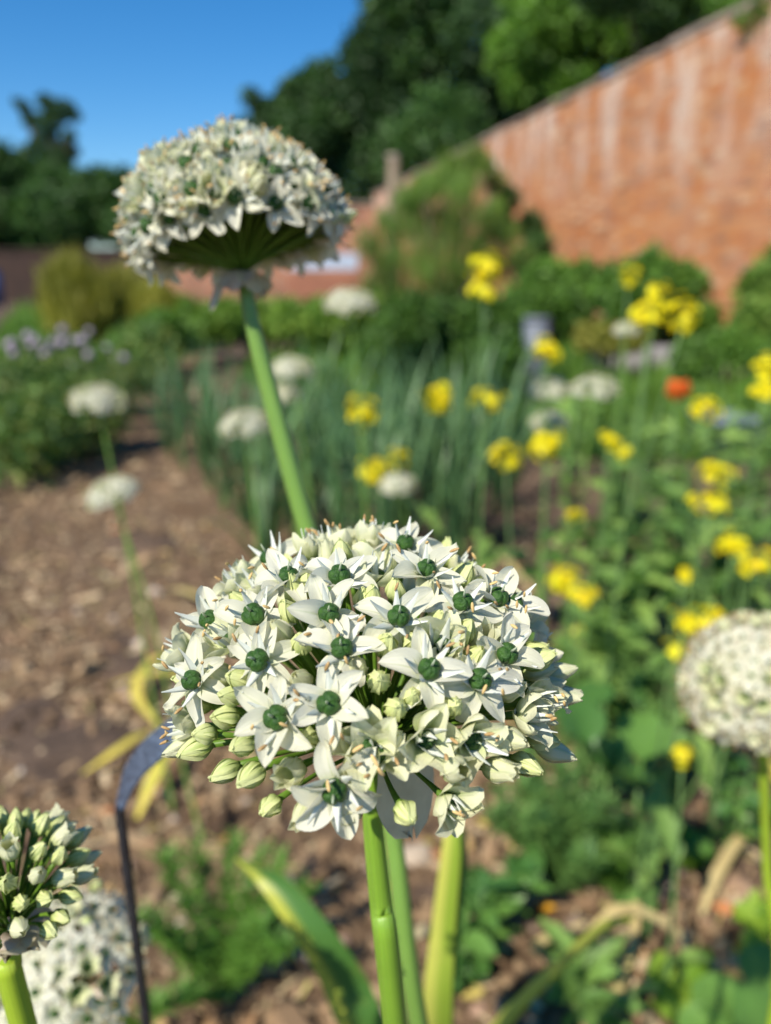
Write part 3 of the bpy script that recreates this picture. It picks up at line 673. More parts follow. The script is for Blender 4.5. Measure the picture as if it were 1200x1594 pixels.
# leaf templates for rosette plants
def leaf_shape(name, mat, L, W, kind='oval', nv=7, nu=5, bend=30):
    mb = MB(); rows = []; x = z = 0
    for i in range(nv+1):
        t = i/nv; th = R(18 - bend*t)
        if i: x += L/nv*math.cos(th); z += L/nv*math.sin(th)
        if kind == 'oval': w = W*(math.sin(math.pi*min(.98, .04+.94*t**.9))**.8)
        elif kind == 'round': w = W*(.06 if t < .3 else math.sin(math.pi*min(.97,(t-.27)/.76))**.5)
        else: w = W*(math.sin(math.pi*min(.97,.05+.9*t))**.7)*(1 if i % 2 else .55)
        rows.append([(x, w*.5*s, z + .14*W*abs(s) + .05*W*math.sin(9*t + 3*s)) for s in [j/(nu-1)*2-1 for j in range(nu)]])
    mb.grid(rows); return mb.data(name, mat)
LF = {'oval': leaf_shape('leaf', M_LEAFO, .05, .026), 'round': leaf_shape('leaf', M_LEAFO, .10, .075, 'round'), 'lobed': leaf_shape('leaf', M_BRAS, .07, .034, 'lobed'),
      'lime': leaf_shape('leaf', M_LIME, .035, .024), 'small': leaf_shape('leaf', M_LEAFO, .030, .020), 'bras': leaf_shape('leaf', M_BRAS, .09, .042, 'lobed', bend=50)}
def leafy(name, label, loc, h, spread, n, leaf, seed, group=None, sc=1.0, cat='plant', stemmat=None):
    rr = random.Random(seed); loc = Vector(loc); loc.z = 0; th = empty(name, loc, label, cat, group)
    mb = MB(); ns = max(3, n//6); stems = []
    for i in range(ns):
        a = rr.uniform(0, 6.28); r = spread*rr.uniform(.15, .8); e = Vector((math.cos(a)*r, math.sin(a)*r, h*rr.uniform(.55, 1)))
        mid = Vector((e.x*.35, e.y*.35, e.z*.6)); stems.append((mid, e)); mb.tube([(0,0,-.01), mid, e], [.003*sc+.001,.0022,.0012], 5)
    part('stems', mb.data('stems', stemmat or M_MSTEM), th)
    for i in range(n):
        mid, e = rr.choice(stems); t = rr.random()**.7; p = mid.lerp(e, t) if rr.random() < .8 else Vector((0,0,0)).lerp(mid, rr.random())
        a = rr.uniform(0, 6.28); q = Quaternion((0,0,1), a) @ Quaternion((0,1,0), R(rr.uniform(-45, 15))) @ Quaternion((1,0,0), R(rr.gauss(0, 20)))
        part('leaf', LF[leaf], th, p, q, sc*rr.uniform(.6, 1.25))
    return th
# weeds and vegetables near the ground
leafy('seedling', 'bushy dark green seedling with oval leaves right of the thick stalk', G(745,1480), .13, .10, 46, 'oval', 1, sc=.9)
leafy('seedling', 'small clump of round green leaves between stalk and stone at the bottom', G(690,1545), .07, .07, 22, 'small', 2)
leafy('seedling', 'bright green crinkled seedling at right under the bright yellow leaf', G(1140,1330), .14, .09, 40, 'small', 3, sc=1.2)
leafy('seedling', 'low lobed green weed at the bottom right beside the dry stalk', G(900,1600), .10, .09, 26, 'lobed', 4, sc=.8)
leafy('seedling', 'pair of lime green leaves just above the soil at right', G(1050,1345), .06, .04, 8, 'lime', 5, sc=1.5)
leafy('seedling', 'lime green weed low at the bottom right by the arching leaf', G(1065,1590), .06, .06, 16, 'lime', 6, sc=1.2)
leafy('seedling', 'tiny green seedlings on brown soil left of the bottom right leaves', G(985,1440), .04, .07, 14, 'small', 7, sc=.9)
leafy('seedling', 'yellow green weed near the right edge at the bottom', G(1180,1480), .07, .06, 18, 'lime', 8, sc=1.1)
def big_leaves(label, base_px, lv, mat=None):
    g = G(*base_px); g.z = 0; th = empty('cabbage_plant', g, label, 'plant'); mb = MB(); src = LF['round']
    for px, py, d, s, yaw, pitch in lv:
        q = Quaternion((0,0,1), R(yaw)) @ Quaternion((0,1,0), R(pitch)); c = P(px, py, d) - g; st = c - q @ Vector((.06*s,0,.01)); mb.tube([(0,0,0), st*.55 + Vector((0,0,.02)), st], [.004,.0035,.002], 6); part('leaf', src, th, st, q, s)
    part('stems', mb.data('stems', M_MSTEM), th)
big_leaves('dark bluish broad leaved plant in the bottom right corner', (1190,1700), [(1130,1560,.80,.85,170,-5),(1200,1520,.82,.9,60,-20),(1190,1590,.76,1.0,10,0),(1100,1600,.78,.7,200,10)])
big_leaves('plant with big round dark green leaf right of the sharp head', (985,1370), [(968,1205,1.1,1.75,200,-35),(1000,1150,1.12,1.1,70,-30),(1045,1290,1.15,.9,-20,10)])
big_leaves('plant with mid green oval leaves close to the right rim of the sharp head', (915,1300), [(905,1125,1.0,.95,120,-40),(925,1080,1.05,.7,60,-20),(1085,1320,1.1,.6,10,-20)])
def feathery(name, label, loc, h, spread, n, seed, mat, ll=.022, cat='plant', kind_col=None):
    loc = Vector(loc); loc.z = 0; rr = random.Random(seed); th = empty(name, loc, label, cat)
    ns = max(5, n//160); mb = MB(); L = []; D = []
    for i in range(ns):
        a = rr.uniform(0, 6.28); r = spread*rr.uniform(.1, 1)**.7; e = Vector((math.cos(a)*r, math.sin(a)*r, h*rr.uniform(.6,1.05)*(1-.3*(r/spread)**2)))
        pts = smooth_path([Vector((0,0,0)), Vector((e.x*.4,e.y*.4,e.z*.55)), e], 4); mb.tube(pts, lerp_list([.0022,.001],len(pts)), 4)
        for k in range(n//ns):
            t = rr.uniform(.12, 1)**.8; x = t*(len(pts)-1); j = min(int(x), len(pts)-2); L.append(pts[j].lerp(pts[j+1], x-j))
    part('stems', mb.data('stems', M_MSTEM), th)
    L = np.array([tuple(p) for p in L]); m = len(L); a = nr.uniform(0,6.28,m); el = nr.uniform(.1,1.1,m); s = nr.uniform(.7,1.4,m)*ll
    dx = np.stack([np.cos(a)*np.cos(el), np.sin(a)*np.cos(el), np.sin(el)],1); sy = np.stack([-np.sin(a), np.cos(a), np.zeros(m)],1); sz = np.cross(dx, sy)
    Mx = np.stack([dx, sy*1.6, sz],2)*s[:,None,None]
    part('foliage', scatter_mesh('foliage', BLADE_V, BLADE_F, Mx, L, mat), th, kind='stuff'); return th
M_FEATH = veg('feathery_leaf', [(.09,.21,.03),(.13,.28,.04),(.18,.34,.06)], .5, .3)
M_FEATHB = veg('feathery_blue_leaf', [(.09,.20,.05),(.13,.26,.07),(.18,.32,.08)], .5, .3)
feathery('carrot_plant', 'feathery bright green carrot top left of the strap leaf at the bottom', G(345,1560), .20, .12, 1900, 1, M_FEATH, .026)
feathery('carrot_plant', 'tall feathery green carrot top right of the thick stalk under the head rim', G(870,1400), .28, .12, 3400, 2, M_FEATHB, .026)
feathery('carrot_plant', 'small feathery green tuft between the feathery plants and the round leaf', G(955,1400), .14, .07, 1600, 3, M_FEATH)

# poppy and dandelion-like petals
M_ORANGE = simple('orange_petal', (.85,.13,.02), .5, (.75,.20,.03), 60, tl=.3)
def marigold_bit(label, px, py, col, s, z=.012):
    rr = random.Random(px); mb = MB()
    for k in range(9):
        q = Matrix.Rotation(R(40*k+rr.uniform(-9,9)), 3, 'Z') @ Matrix.Rotation(R(rr.uniform(-30,0)), 3, 'Y')
        mb.grid([[q @ Vector(p) for p in r] for r in tepal_rows(s, s*.5, 10, 30, .2, .001, 0, 4, 3)])
    m = simple('petal_orange_yellow', col, .5, tuple(c*.8 for c in col), 80, tl=.3); g = G(px, py); o = part('fallen_flower', mb.data('fallen_flower', m), None, (g.x, g.y, z)); return tag(o, label, 'flower', 'fallen yellow flowers')
marigold_bit('orange yellow flower lying on the soil at lower right', 848, 1430, (.80,.42,.02), .016)
marigold_bit('yellow flower lying beside the feathery plant, left of a pair', 895, 1385, (.72,.45,.03), .014)
marigold_bit('yellow orange flower lying at the foot of the round leaf, right of a pair', 958, 1365, (.78,.42,.03), .018)
marigold_bit('yellow flower on the soil near the bottom right leaves', 1155, 1505, (.78,.62,.04), .018)
def poppy():
    top = P(1053, 622, 1.7); base = Vector((top.x, top.y+.03, 0)); th = empty('orange_poppy', base, 'single orange poppy among the brassica leaves at right', 'flower')
    mb = MB(); mb.tube([(0,0,-.01), (top-base)*.5+Vector((.01,0,0)), top-base], [.0018,.0015,.0012], 6); part('stem', mb.data('stem', M_MSTEM), th)
    for k in range(4):
        mb = MB(); mb.grid(tepal_rows(.050, .060, 35, 78, .25, .002, 0, 6, 5, .05, k)); part('petal', mb.data('petal', M_ORANGE), th, top-base, Quaternion((0,0,1), R(90*k+20)))
poppy()

# ------------------------------------------------------------ mustard flowers
def mustard_flower():
    mb = MB()
    for k in range(4):
        q = Matrix.Rotation(R(90*k), 3, 'Z'); mb.grid([[q @ Vector(p) for p in r] for r in tepal_rows(.0085, .0075, 25, -5, .05, .0008, 0, 3, 3)], 0)
    mb.ball((0,0,.002), (.0015,.0015,.003), 5, 4, 0); mb.tube([(0,0,-.012),(0,0,0)], [.0006,.0008], 4, 1)
    return mb.data('flower', [M_YELLOW, M_MSTEM])
MF = mustard_flower()
def mustard(label, heads, d, foot_px, seed, tall=1.0, leaves=5, lscale=1.0):
    """heads: (px, py, width px, height px) flower clusters on one plant"""
    rr = random.Random(seed); x0, y0, w0, h0 = heads[0]; top = P(x0, y0, d); ft = P(foot_px, y0, d); base = Vector((ft.x, top.y + rr.uniform(-.03,.05), 0))
    th = empty('mustard_plant', base, label, 'flower', 'yellow mustard flowers'); fork = None
    for i, (x, y, w, h) in enumerate(heads):
        c = P(x, y, d + rr.uniform(-.03,.03)) - base; wm = w/F*d; hm = h/F*d; stem_top = c - Vector((0,0,hm*.35))
        if fork is None:
            fork = Vector((stem_top.x*.5, stem_top.y*.5, stem_top.z*.62)); pts = [Vector((0,0,-.01)), Vector((stem_top.x*.2, 0, stem_top.z*.3)), fork, stem_top]
        else: pts = [fork, fork.lerp(stem_top, .5) + Vector((0,0,-.01)), stem_top]
        pth = smooth_path(pts, 4); mb = MB(); mb.tube(pth, lerp_list([.0032 if i == 0 else .002, .0014], len(pth)), 6)
        mb.tube([stem_top, c + Vector((0,0,hm*.3))], [.0014,.0008], 5)
        part('stem', mb.data('stem', M_MSTEM), th)
        nf = max(7, int(w*h/85))
        for k in range(min(nf, 30)):
            u = Vector((rr.gauss(0,1), rr.gauss(0,1), rr.gauss(0,.8))).normalized()*rr.uniform(.3,1.4)
            p = c + Vector((u.x*wm*.42, u.y*wm*.42, u.z*hm*.40)); ax = (u + Vector((0,0,.6))).normalized()
            part('flower', MF, th, p, zquat(ax, rr.uniform(0,6)), rr.uniform(.8,1.1)*max(.85, d/1.15))
    for k in range(leaves):
        t = rr.uniform(.15,.85); p = fork*t if t < .7 else fork; a = rr.uniform(0,6.28)
        part('leaf', LF['bras'], th, p, Quaternion((0,0,1), a) @ Quaternion((0,1,0), R(rr.uniform(-50,-5))), rr.uniform(.5,1.1)*lscale)
    return th
MU = [
 ('tall mustard spike of yellow flowers standing against the green climbers', [(757,412,58,50),(752,450,46,34)], 1.25, 765),
 ('mustard plant with the largest double yellow cluster at upper right', [(1012,483,76,70),(1062,492,50,60),(1022,455,34,34)], 1.05, 1000),
 ('small single yellow flower tuft just above the largest yellow cluster', [(979,430,28,32)], 1.5, 985),
 ('yellow mustard cluster left of the largest cluster, above the twin allium heads', [(849,544,42,50)], 1.4, 880),
 ('round yellow mustard cluster nearest to the leaning stalk', [(563,640,50,50)], 1.3, 640),
 ('yellow mustard cluster second from the leaning stalk, level with the first', [(680,616,54,54)], 1.35, 700),
 ('flat yellow mustard cluster third from the leaning stalk', [(760,622,54,38)], 1.4, 745),
 ('yellow mustard cluster low in front of the leek leaves at right', [(788,708,46,48)], 1.3, 820),
 ('yellow mustard cluster touching the white allium head above it', [(850,692,48,54)], 1.25, 872),
 ('pair of yellow mustard tufts above the lowest small allium head', [(580,728,46,44),(619,714,32,32)], 1.35, 640),
 ('sparse yellow flower tuft among pale leaves right of centre', [(948,685,30,36),(968,700,24,30)], 1.3, 950),
 ('round yellow cluster in front of the bluish plastic at right', [(1100,636,46,44)], 1.3, 1130),
 ('tall yellow flower spike cut by the right edge of the picture', [(1192,570,40,44),(1188,606,40,36)], 1.0, 1200),
 ('yellow tuft above another tuft in the right foliage', [(1114,732,54,36)], 1.2, 1140),
 ('yellow tuft below another tuft in the right foliage', [(1106,778,60,36)], 1.15, 1080),
 ('yellow flower mass near the right edge above the brown clod', [(1140,845,50,44),(1176,874,52,44)], 1.05, 1170),
 ('dense yellow cluster close to the right shoulder of the sharp head', [(885,898,56,56),(905,925,44,44)], 1.1, 930),
 ('wide yellow cluster just above the cut off allium head', [(1065,966,44,40),(1100,962,44,34)], .85, 1090),
 ('yellow tuft at the upper left rim of the cut off allium head', [(1046,1010,34,28)], .9, 1060),
 ('small greenish yellow flower head in shade below the cut off allium head', [(1063,1172,30,38)], .85, 1075),
 ('tiny yellow flower right of the dense cluster by the sharp head', [(1064,892,26,22)], 1.2, 1070),
 ('tiny yellow flower on a thin stem over the soil gap', [(893,801,22,22)], 1.4, 890)]
for i, (lab, hd, d, fp) in enumerate(MU): mustard(lab, hd, d, fp, 60+i, leaves=5 if i in (1,2,8,10,11,12,13,14,15) else 2)

# brassica foliage around the yellow flowers
rr = random.Random(3)
BR = [(930,800,1.7,.42),(985,760,1.6,.50),(1040,720,1.9,.52),(1100,760,1.6,.52),(1160,740,1.8,.55),(1000,860,1.5,.36),(1075,850,1.5,.40),(1150,900,1.4,.42),(1210,820,1.5,.50),
      (900,700,2.3,.50),(960,640,2.4,.55),(1080,650,2.4,.58),(1180,660,2.3,.60),(940,960,1.4,.25),(1010,990,1.35,.24),(1080,1040,1.2,.22),(1010,600,2.9,.38),(1140,600,3.0,.38)]
BRL = ['beyond the dense yellow cluster', 'left of the thin stem at the soil gap', 'in the middle below the poppy', 'below the bluish tray', 'right of the bluish tray near the edge', 'nearest to the soil gap at centre right', 'above the brown clod and left of the yellow mass', 'beside the brown clod at the right edge', 'cut by the right edge, under the tall edge spike', 'beside the cluster touching an allium head', "behind the largest yellow cluster's stem", 'under the orange poppy', 'below the tall edge spike, far back', 'low behind the right shoulder of the sharp head', 'low left of the cut off allium head', 'just above the cut off allium head', 'farthest back by the stone edging', 'far back below the right wall bush']
for i, (px, py, d, h) in enumerate(BR):
    p = P(px, py, d)
    if i % 3 == 1: feathery('carrot_plant', 'tall feathery blue green plant, ' + BRL[i], (p.x + .05, p.y + .05, 0), h*.95, .17, 1500, 300+i, M_FEATHB, .034)
    leafy('brassica_plant', 'bolting brassica with pale lobed leaves, ' + BRL[i], (p.x, p.y, 0), h*rr.uniform(.8,1.1), .15 + .05*rr.random(), rr.choice([32,46,60]), rr.choice(['bras','bras','oval']), 200+i, 'bolting brassicas at right', sc=.85, stemmat=M_MSTEM)
for i, (px, py, sc_, lab) in enumerate([(850,985,1.0,'yellow green allium leaf arching out behind the right of the sharp head'), (960,1000,1.1,'green strap leaf leaning right below the dense yellow cluster'), (1010,930,1.2,'broad grey green leaf slanting beside the dense yellow cluster')]):
    g = G(px, py + 90); blade_thing('strap_leaf', lab, 'leaf', [M_STRAPY, M_STRAP, M_STRAP][i], [g + Vector((.13-.1*i,.02,.17)), g + Vector((.08-.05*i,.01,.15)), g + Vector((.02,0,.07)), Vector((g.x,g.y,0))], [.004,.028,.034,.024], .3, Vector((.5,1,0)) if i else X_, 'strap leaves at right')
leafy('broad_leaf_plant', 'blue green broad leaves behind the right shoulder of the sharp head', G(835,1010), .26, .07, 7, 'round', 333, sc=.8)

# ------------------------------------------------------------ leek bed
def leek_leaf(i):
    r2 = random.Random(i); L = r2.uniform(.46,.64); pts = [Vector((0,0,0)), Vector((.02,0,L*.35)), Vector((.06+.03*r2.random(),0,L*.7)), Vector((.13+.08*r2.random(),0,L*(.85+.15*r2.random())))]
    mb = MB(); mb.grid(strap(pts, [.015,.018,.014,.002], .4, Vector((0,1,0)), 3)); return mb.data('leaf', M_GLAUC)
LK = [leek_leaf(i) for i in range(6)]
def leek(loc, rr, sc):
    th = empty('leek_plant', (loc[0], loc[1], 0), 'upright clump of blue green strap leaves in the leek bed behind the sharp head', 'plant', 'leeks in the bed behind the sharp head')
    mb = MB(); mb.tube([(0,0,-.01),(0,0,.05),(0,0,.10)], [.009,.008,.006], 7); part('shaft', mb.data('shaft', M_MSTEM), th)
    for k in range(12):
        a = 6.283*k/12 + rr.uniform(-.4,.4)
        part('leaf', rr.choice(LK), th, (0,0,.02), Quaternion((0,0,1), a) @ Quaternion((0,1,0), R(rr.gauss(6, 16))), sc*rr.uniform(.6,1.12))
rr = random.Random(77); LKP = []
t = 0
while len(LKP) < 58 and t < 4000:
    t += 1; px = 262 + 540*rr.random()**1.25; py = rr.uniform(700, 900); g = G(px, py)
    if px < 400 and py > 720 + (px-270)*1.2: continue
    if px > 780 and py > 810: continue
    if all((g - q).length > .13 for q in LKP): LKP.append(g)
for g in LKP: leek(g, rr, 1.0)

# ------------------------------------------------------------ beds and shrubs farther back
def cloud(name, mat, parent, clumps, n, size, squash=1.0, blade=False, kind=None, shell=.55, up=0.0):
    c = np.array([x[0] for x in clumps], dtype=float); r = np.array([x[1] if isinstance(x[1], (tuple, list)) else (x[1],)*3 for x in clumps], dtype=float)
    w = (r.prod(1))**(2/3); idx = nr.choice(len(clumps), n, p=w/w.sum())
    u = nr.normal(size=(n,3)); u /= np.linalg.norm(u, axis=1)[:,None]; rad = shell + (1-shell)*nr.random(n)**.6; rad *= nr.uniform(.85,1.12,n)
    L = c[idx] + u*rad[:,None]*r[idx]; M = rand_rots(n)*(nr.uniform(.6,1.4,n)*size)[:,None,None]
    if up: 
        a = nr.uniform(0,6.28,n); el = nr.normal(1.15,.3,n); dx = np.stack([np.cos(a)*np.cos(el), np.sin(a)*np.cos(el), np.sin(el)],1); sy = np.stack([-np.sin(a),np.cos(a),0*a],1)
        M = np.stack([dx, sy, np.cross(dx,sy)],2)*(nr.uniform(.6,1.4,n)*size)[:,None,None]
    o = part(name, scatter_mesh(name, BLADE_V if blade else LEAF_V, BLADE_F if blade else LEAF_F, M, L, mat), parent)
    if kind: o['kind'] = kind
    return o
def shrub(name, label, base, clumps, n, size, mat, group=None, cat='shrub', stems=5, up=0, blade=False, shell=.5):
    base = Vector(base); th = empty(name, base, label, cat, group); cl = [(tuple(Vector(c) - base), r) for c, r in clumps]
    cloud('foliage', mat, th, cl, n, size, up=up, blade=blade, shell=shell)
    mb = MB(); r2 = random.Random(n)
    for c, r in cl[:max(stems, 3)]:
        mb.tube([(0,0,-.02), Vector((c[0]*.4, c[1]*.4, c[2]*.5)), Vector(c)], [.03*(size/.08), .02*(size/.08), .008*(size/.08)], 5)
    part('branches', mb.data('branches', M_BARK), th); return th
M_BARK = simple('bark', (.12,.09,.065), .9, (.07,.05,.035), 12, bmp=.8, dist=.02)
M_DK = veg('dark_evergreen_leaf', [(.022,.06,.018),(.038,.092,.026),(.055,.125,.035)], .5, .22, big=.25)
M_DK2 = veg('dark_tree_leaf', [(.032,.085,.022),(.052,.125,.03),(.08,.175,.04)], .5, .25, big=.3)
M_MID = veg('bright_tree_leaf', [(.07,.17,.022),(.11,.24,.03),(.16,.31,.045)], .5, .3, big=.35)
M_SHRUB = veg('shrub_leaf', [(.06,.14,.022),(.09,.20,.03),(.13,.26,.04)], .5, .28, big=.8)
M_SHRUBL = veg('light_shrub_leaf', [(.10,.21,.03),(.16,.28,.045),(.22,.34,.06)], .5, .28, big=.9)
M_CLIMB = veg('climber_leaf', [(.09,.20,.03),(.14,.27,.045),(.20,.34,.06),(.24,.33,.09),(.12,.22,.05)], .5, .28, big=1.2)
M_OLIVE = veg('olive_blades', [(.22,.24,.035),(.30,.31,.05),(.40,.38,.08)], .6, .25, big=.8)
M_GRASS = veg('grass_blade', [(.07,.17,.02),(.11,.24,.03),(.16,.29,.04)], .55, .3, big=.5)
M_BED = veg('bed_leaf', [(.07,.15,.03),(.10,.20,.04),(.08,.16,.05),(.17,.27,.06),(.22,.26,.07)], .5, .28, big=2.0)
# left bed: leafy plants
LB = [(30,745,1.0,'leafy green plant at the left edge nearest the dark soil'),(95,715,1.0,'yellowish green bed plant beside the path at left'),(40,670,1.0,'green bed plant under the upper small allium at left'),
      (160,655,1.0,'green bed plant right behind the upper small allium'),(90,620,1.1,'green bed plant below the mauve flowers'),(215,600,1.1,'bushy green plant at the far end of the left bed'),(-40,700,1.1,'green bed plant cut by the left edge'),(-60,620,1.2,'green bed plant at the left edge below the mauve flowers')]
for i, (px, py, s, lab) in enumerate(LB):
    g = G(px, py); d = g.y; h = .30*s + .02*d
    shrub('bed_plant', lab, (g.x, g.y, 0), [((g.x + nr.normal(0,.10), g.y + nr.normal(0,.10), h*.55 + nr.normal(0,.03)), (.20,.20,h*.5)) for _ in range(5)], 1500, .035 + .004*d, M_BED, None, 'plant', shell=.3)
def mauve(label, px, py, d, seed):
    c = P(px, py, d); base = Vector((c.x, c.y, 0)); th = empty('chive_plant', base, label, 'flower', 'mauve flowered plants in the left bed'); r2 = random.Random(seed)
    cloud('foliage', M_BED, th, [((0,0,c.z*.45),(.18,.18,c.z*.42))], 700, .07, up=1, blade=True, shell=.2)
    mb = MB(); mb.ball((0,0,0), .022, 8, 6, 0, lambda th_, ph: 1+.12*math.sin(5*ph)*math.sin(4*th_)); me = mb.data('flower_head', M_MAUVE)
    for k in range(5): part('flower_head', me, th, (r2.uniform(-.2,.2), r2.uniform(-.15,.15), c.z + r2.gauss(0,.04)), None, r2.uniform(.8,1.3))
M_MAUVE = simple('mauve_petals', (.30,.23,.31), .7, (.40,.33,.40), 60)
for i, (px, py) in enumerate([(20,545),(75,540),(120,565),(165,542),(95,520),(35,580)]):
    mauve('tuft of mauve chive flowers, ' + ['at the left edge','second from the left edge','lowest and closest to the upper small allium','rightmost of the row','farthest back of the row','low at the left edge over green leaves'][i], px, py, 4.2 + (i % 3)*.3, i)
# feathery olive bushes
for i, (px, py, Y, w, lab) in enumerate([(110,400,9.0,.34,'tall olive yellow feathery bush at left behind the mauve flowers'),(190,425,9.5,.40,'lower olive green feathery bush next to the tall one'),(245,450,9.2,.30,'rightmost small olive bush under the upper left allium head')]):
    t_ = PY(px, py, Y); b_ = (t_.x, t_.y, 0)
    shrub('olive_bush', lab, b_, [((t_.x + dx*w, Y + dy*w, t_.z*hh), (w*.75, w*.6, t_.z*.42)) for dx, dy, hh in ((-.5,0,.5),(.5,.1,.45),(0,0,.62),(0,-.3,.4))], 6500, .16, M_OLIVE, 'olive feathery bushes', up=1, blade=True, shell=.25)
# ground cover, grass beyond the leeks
def grass():
    n = 42000; y = 3.6 + nr.beta(1.0,1.7,n)*17; x = nr.uniform(-1,1,n)*(1.0+y*.42) + .2
    keep = np.array([not in_path(a, b) and not (a < -.2*b and b < 8) for a, b in zip(x, y)]); x, y = x[keep], y[keep]; n = len(x)
    a = nr.uniform(0,6.28,n); el = nr.normal(1.2,.25,n); dx = np.stack([np.cos(a)*np.cos(el), np.sin(a)*np.cos(el), np.sin(el)],1); sy = np.stack([-np.sin(a),np.cos(a),0*a],1)
    M = np.stack([dx, sy*1.5, np.cross(dx,sy)],2)*(nr.uniform(.6,1.4,n)*(.09+.012*y))[:,None,None]
    o = part('grass', scatter_mesh('grass', BLADE_V, BLADE_F, M, np.stack([x,y,0*x-.01],1), M_GRASS), None); o['kind'] = 'stuff'
grass()
# green planting in the middle distance
def pix_shrub(name, label, specs, n, size, mat, Y, group=None, **k):
    """specs: (px, py, radius px) clumps seen at distance Y"""
    cl = []
    for px, py, rp in specs:
        c = PY(px, py, Y + nr.normal(0, .25)); r = rp/F*Y; cl.append(((c.x, c.y, max(c.z, .1)), (r, r, r)))
    b = (sum(c[0][0] for c in cl)/len(cl), Y, 0); return shrub(name, label, b, cl, n, size, mat, group, **k)
pix_shrub('climbing_shrub', 'tall leafy climber mound hiding the far end of the brick wall', [(632,318,26),(662,300,24),(690,285,26),(575,385,26),(790,372,22),(812,402,20),(722,300,30),(650,350,34),(700,350,40),(612,360,26),(755,340,26),(745,390,40),(600,410,30),(660,420,60),(730,450,50),(590,450,34),(775,420,26)], 15000, .13, M_CLIMB, 12.0, shell=.10, up=1, blade=True)
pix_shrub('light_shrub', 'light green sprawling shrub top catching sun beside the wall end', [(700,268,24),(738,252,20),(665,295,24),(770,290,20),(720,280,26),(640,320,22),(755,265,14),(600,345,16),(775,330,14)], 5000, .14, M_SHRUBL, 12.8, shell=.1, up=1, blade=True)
pix_shrub('dark_shrub', 'dense dark green shrub in the middle behind the yellow tufts', [(640,500,45),(700,520,55),(760,500,45),(660,570,50),(720,580,50),(600,540,40),(780,560,40)], 12000, .055, M_SHRUB, 5.0)
pix_shrub('green_shrub', 'green bush at the foot of the wall below its left part', [(850,440,38),(905,450,40),(820,480,40),(880,480,40)], 7000, .09, M_SHRUB, 9.0)
pix_shrub('green_shrub', 'green bush at the foot of the wall in the middle', [(960,450,38),(1010,440,42),(1060,450,38),(1040,490,45),(980,490,40),(1095,500,25)], 8000, .09, M_SHRUB, 8.2)
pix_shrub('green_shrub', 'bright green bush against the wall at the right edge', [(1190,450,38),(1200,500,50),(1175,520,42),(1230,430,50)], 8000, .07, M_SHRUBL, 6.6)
pix_shrub('green_shrub', 'low green bush between the two wall bushes and the path', [(1130,545,36),(1080,560,30),(1180,560,36)], 5000, .06, M_SHRUB, 6.0)
pix_shrub('wall_climber', 'thin dark climber clinging to the brick wall above the bushes', [(1000,372,12),(1004,395,14),(1012,415,18)], 900, .06, M_DK2, 11.0)
pix_shrub('wall_climber', 'dark ragged creeper at the left part of the brick wall', [(825,350,20),(835,380,22),(790,310,18),(815,410,22),(780,350,20)], 3000, .09, M_DK2, 13.2)
pix_shrub('tan_shrub', 'tan dried mound of stems behind the largest yellow cluster', [(920,525,20),(950,528,20),(985,530,16)], 3000, .07, M_OLIVE, 6.5)
pix_shrub('green_hedge', 'low bright green planting beyond the soil path', [(300,500,30),(350,500,30),(400,505,34),(450,500,30),(500,500,34),(560,490,34)], 9000, .10, M_SHRUBL, 8.0)
pix_shrub('dark_shrub', 'dark green bush between the olive bushes and the path end', [(250,520,32),(285,528,24),(215,540,24),(190,545,24)], 6000, .08, M_SHRUB, 7.2)

# ------------------------------------------------------------ brick wall at right
def brick_mat(name, by_object):
    m, nt, b = new_mat(name)
    if by_object: src = nt.nodes.new('ShaderNodeObjectInfo').outputs['Random']
    else: src = nt.nodes.new('ShaderNodeNewGeometry').outputs['Random Per Island']
    c = ramp(nt, src, [(0,(.40,.135,.05)),(.3,(.50,.18,.055)),(.5,(.46,.19,.075)),(.7,(.56,.23,.075)),(.82,(.28,.115,.06)),(1,(.64,.38,.21))])
    # lime bloom and grime running down from the coping
    g = nt.nodes.new('ShaderNodeNewGeometry'); sp = nt.nodes.new('ShaderNodeSeparateXYZ'); nt.links.new(g.outputs['Position'], sp.inputs[0])
    hz = math_n(nt, 'MULTIPLY', math_n(nt, 'SUBTRACT', sp.outputs[2], 1.5), .75, True)
    st = pos_noise(nt, 1.0, 7, (2.4,2.4,.8), .68)
    f = math_n(nt, 'MULTIPLY', hz, ramp(nt, st, [(.46,(0,0,0)), (.62,(1,1,1))]))
    c = mixc(nt, math_n(nt, 'MULTIPLY', f, .85), c, (.70,.58,.49))
    pt = pos_noise(nt, 2.6, 6, (1,1,1), .7); c = mixc(nt, math_n(nt, 'MULTIPLY', ramp(nt, pt, [(.54,(0,0,0)), (.68,(1,1,1))]), .55), c, (.26,.14,.11))
    p2 = pos_noise(nt, 1.1, 6, (1,1,1.3), .7); c = mixc(nt, math_n(nt, 'MULTIPLY', ramp(nt, p2, [(.48,(0,0,0)), (.66,(1,1,1))]), .32), c, (.62,.38,.24))
    nt.links.new(c, b.inputs['Base Color']); b.inputs['Roughness'].default_value = .92
    bump(nt, b, pos_noise(nt, 40, 5), .6, .004); return m
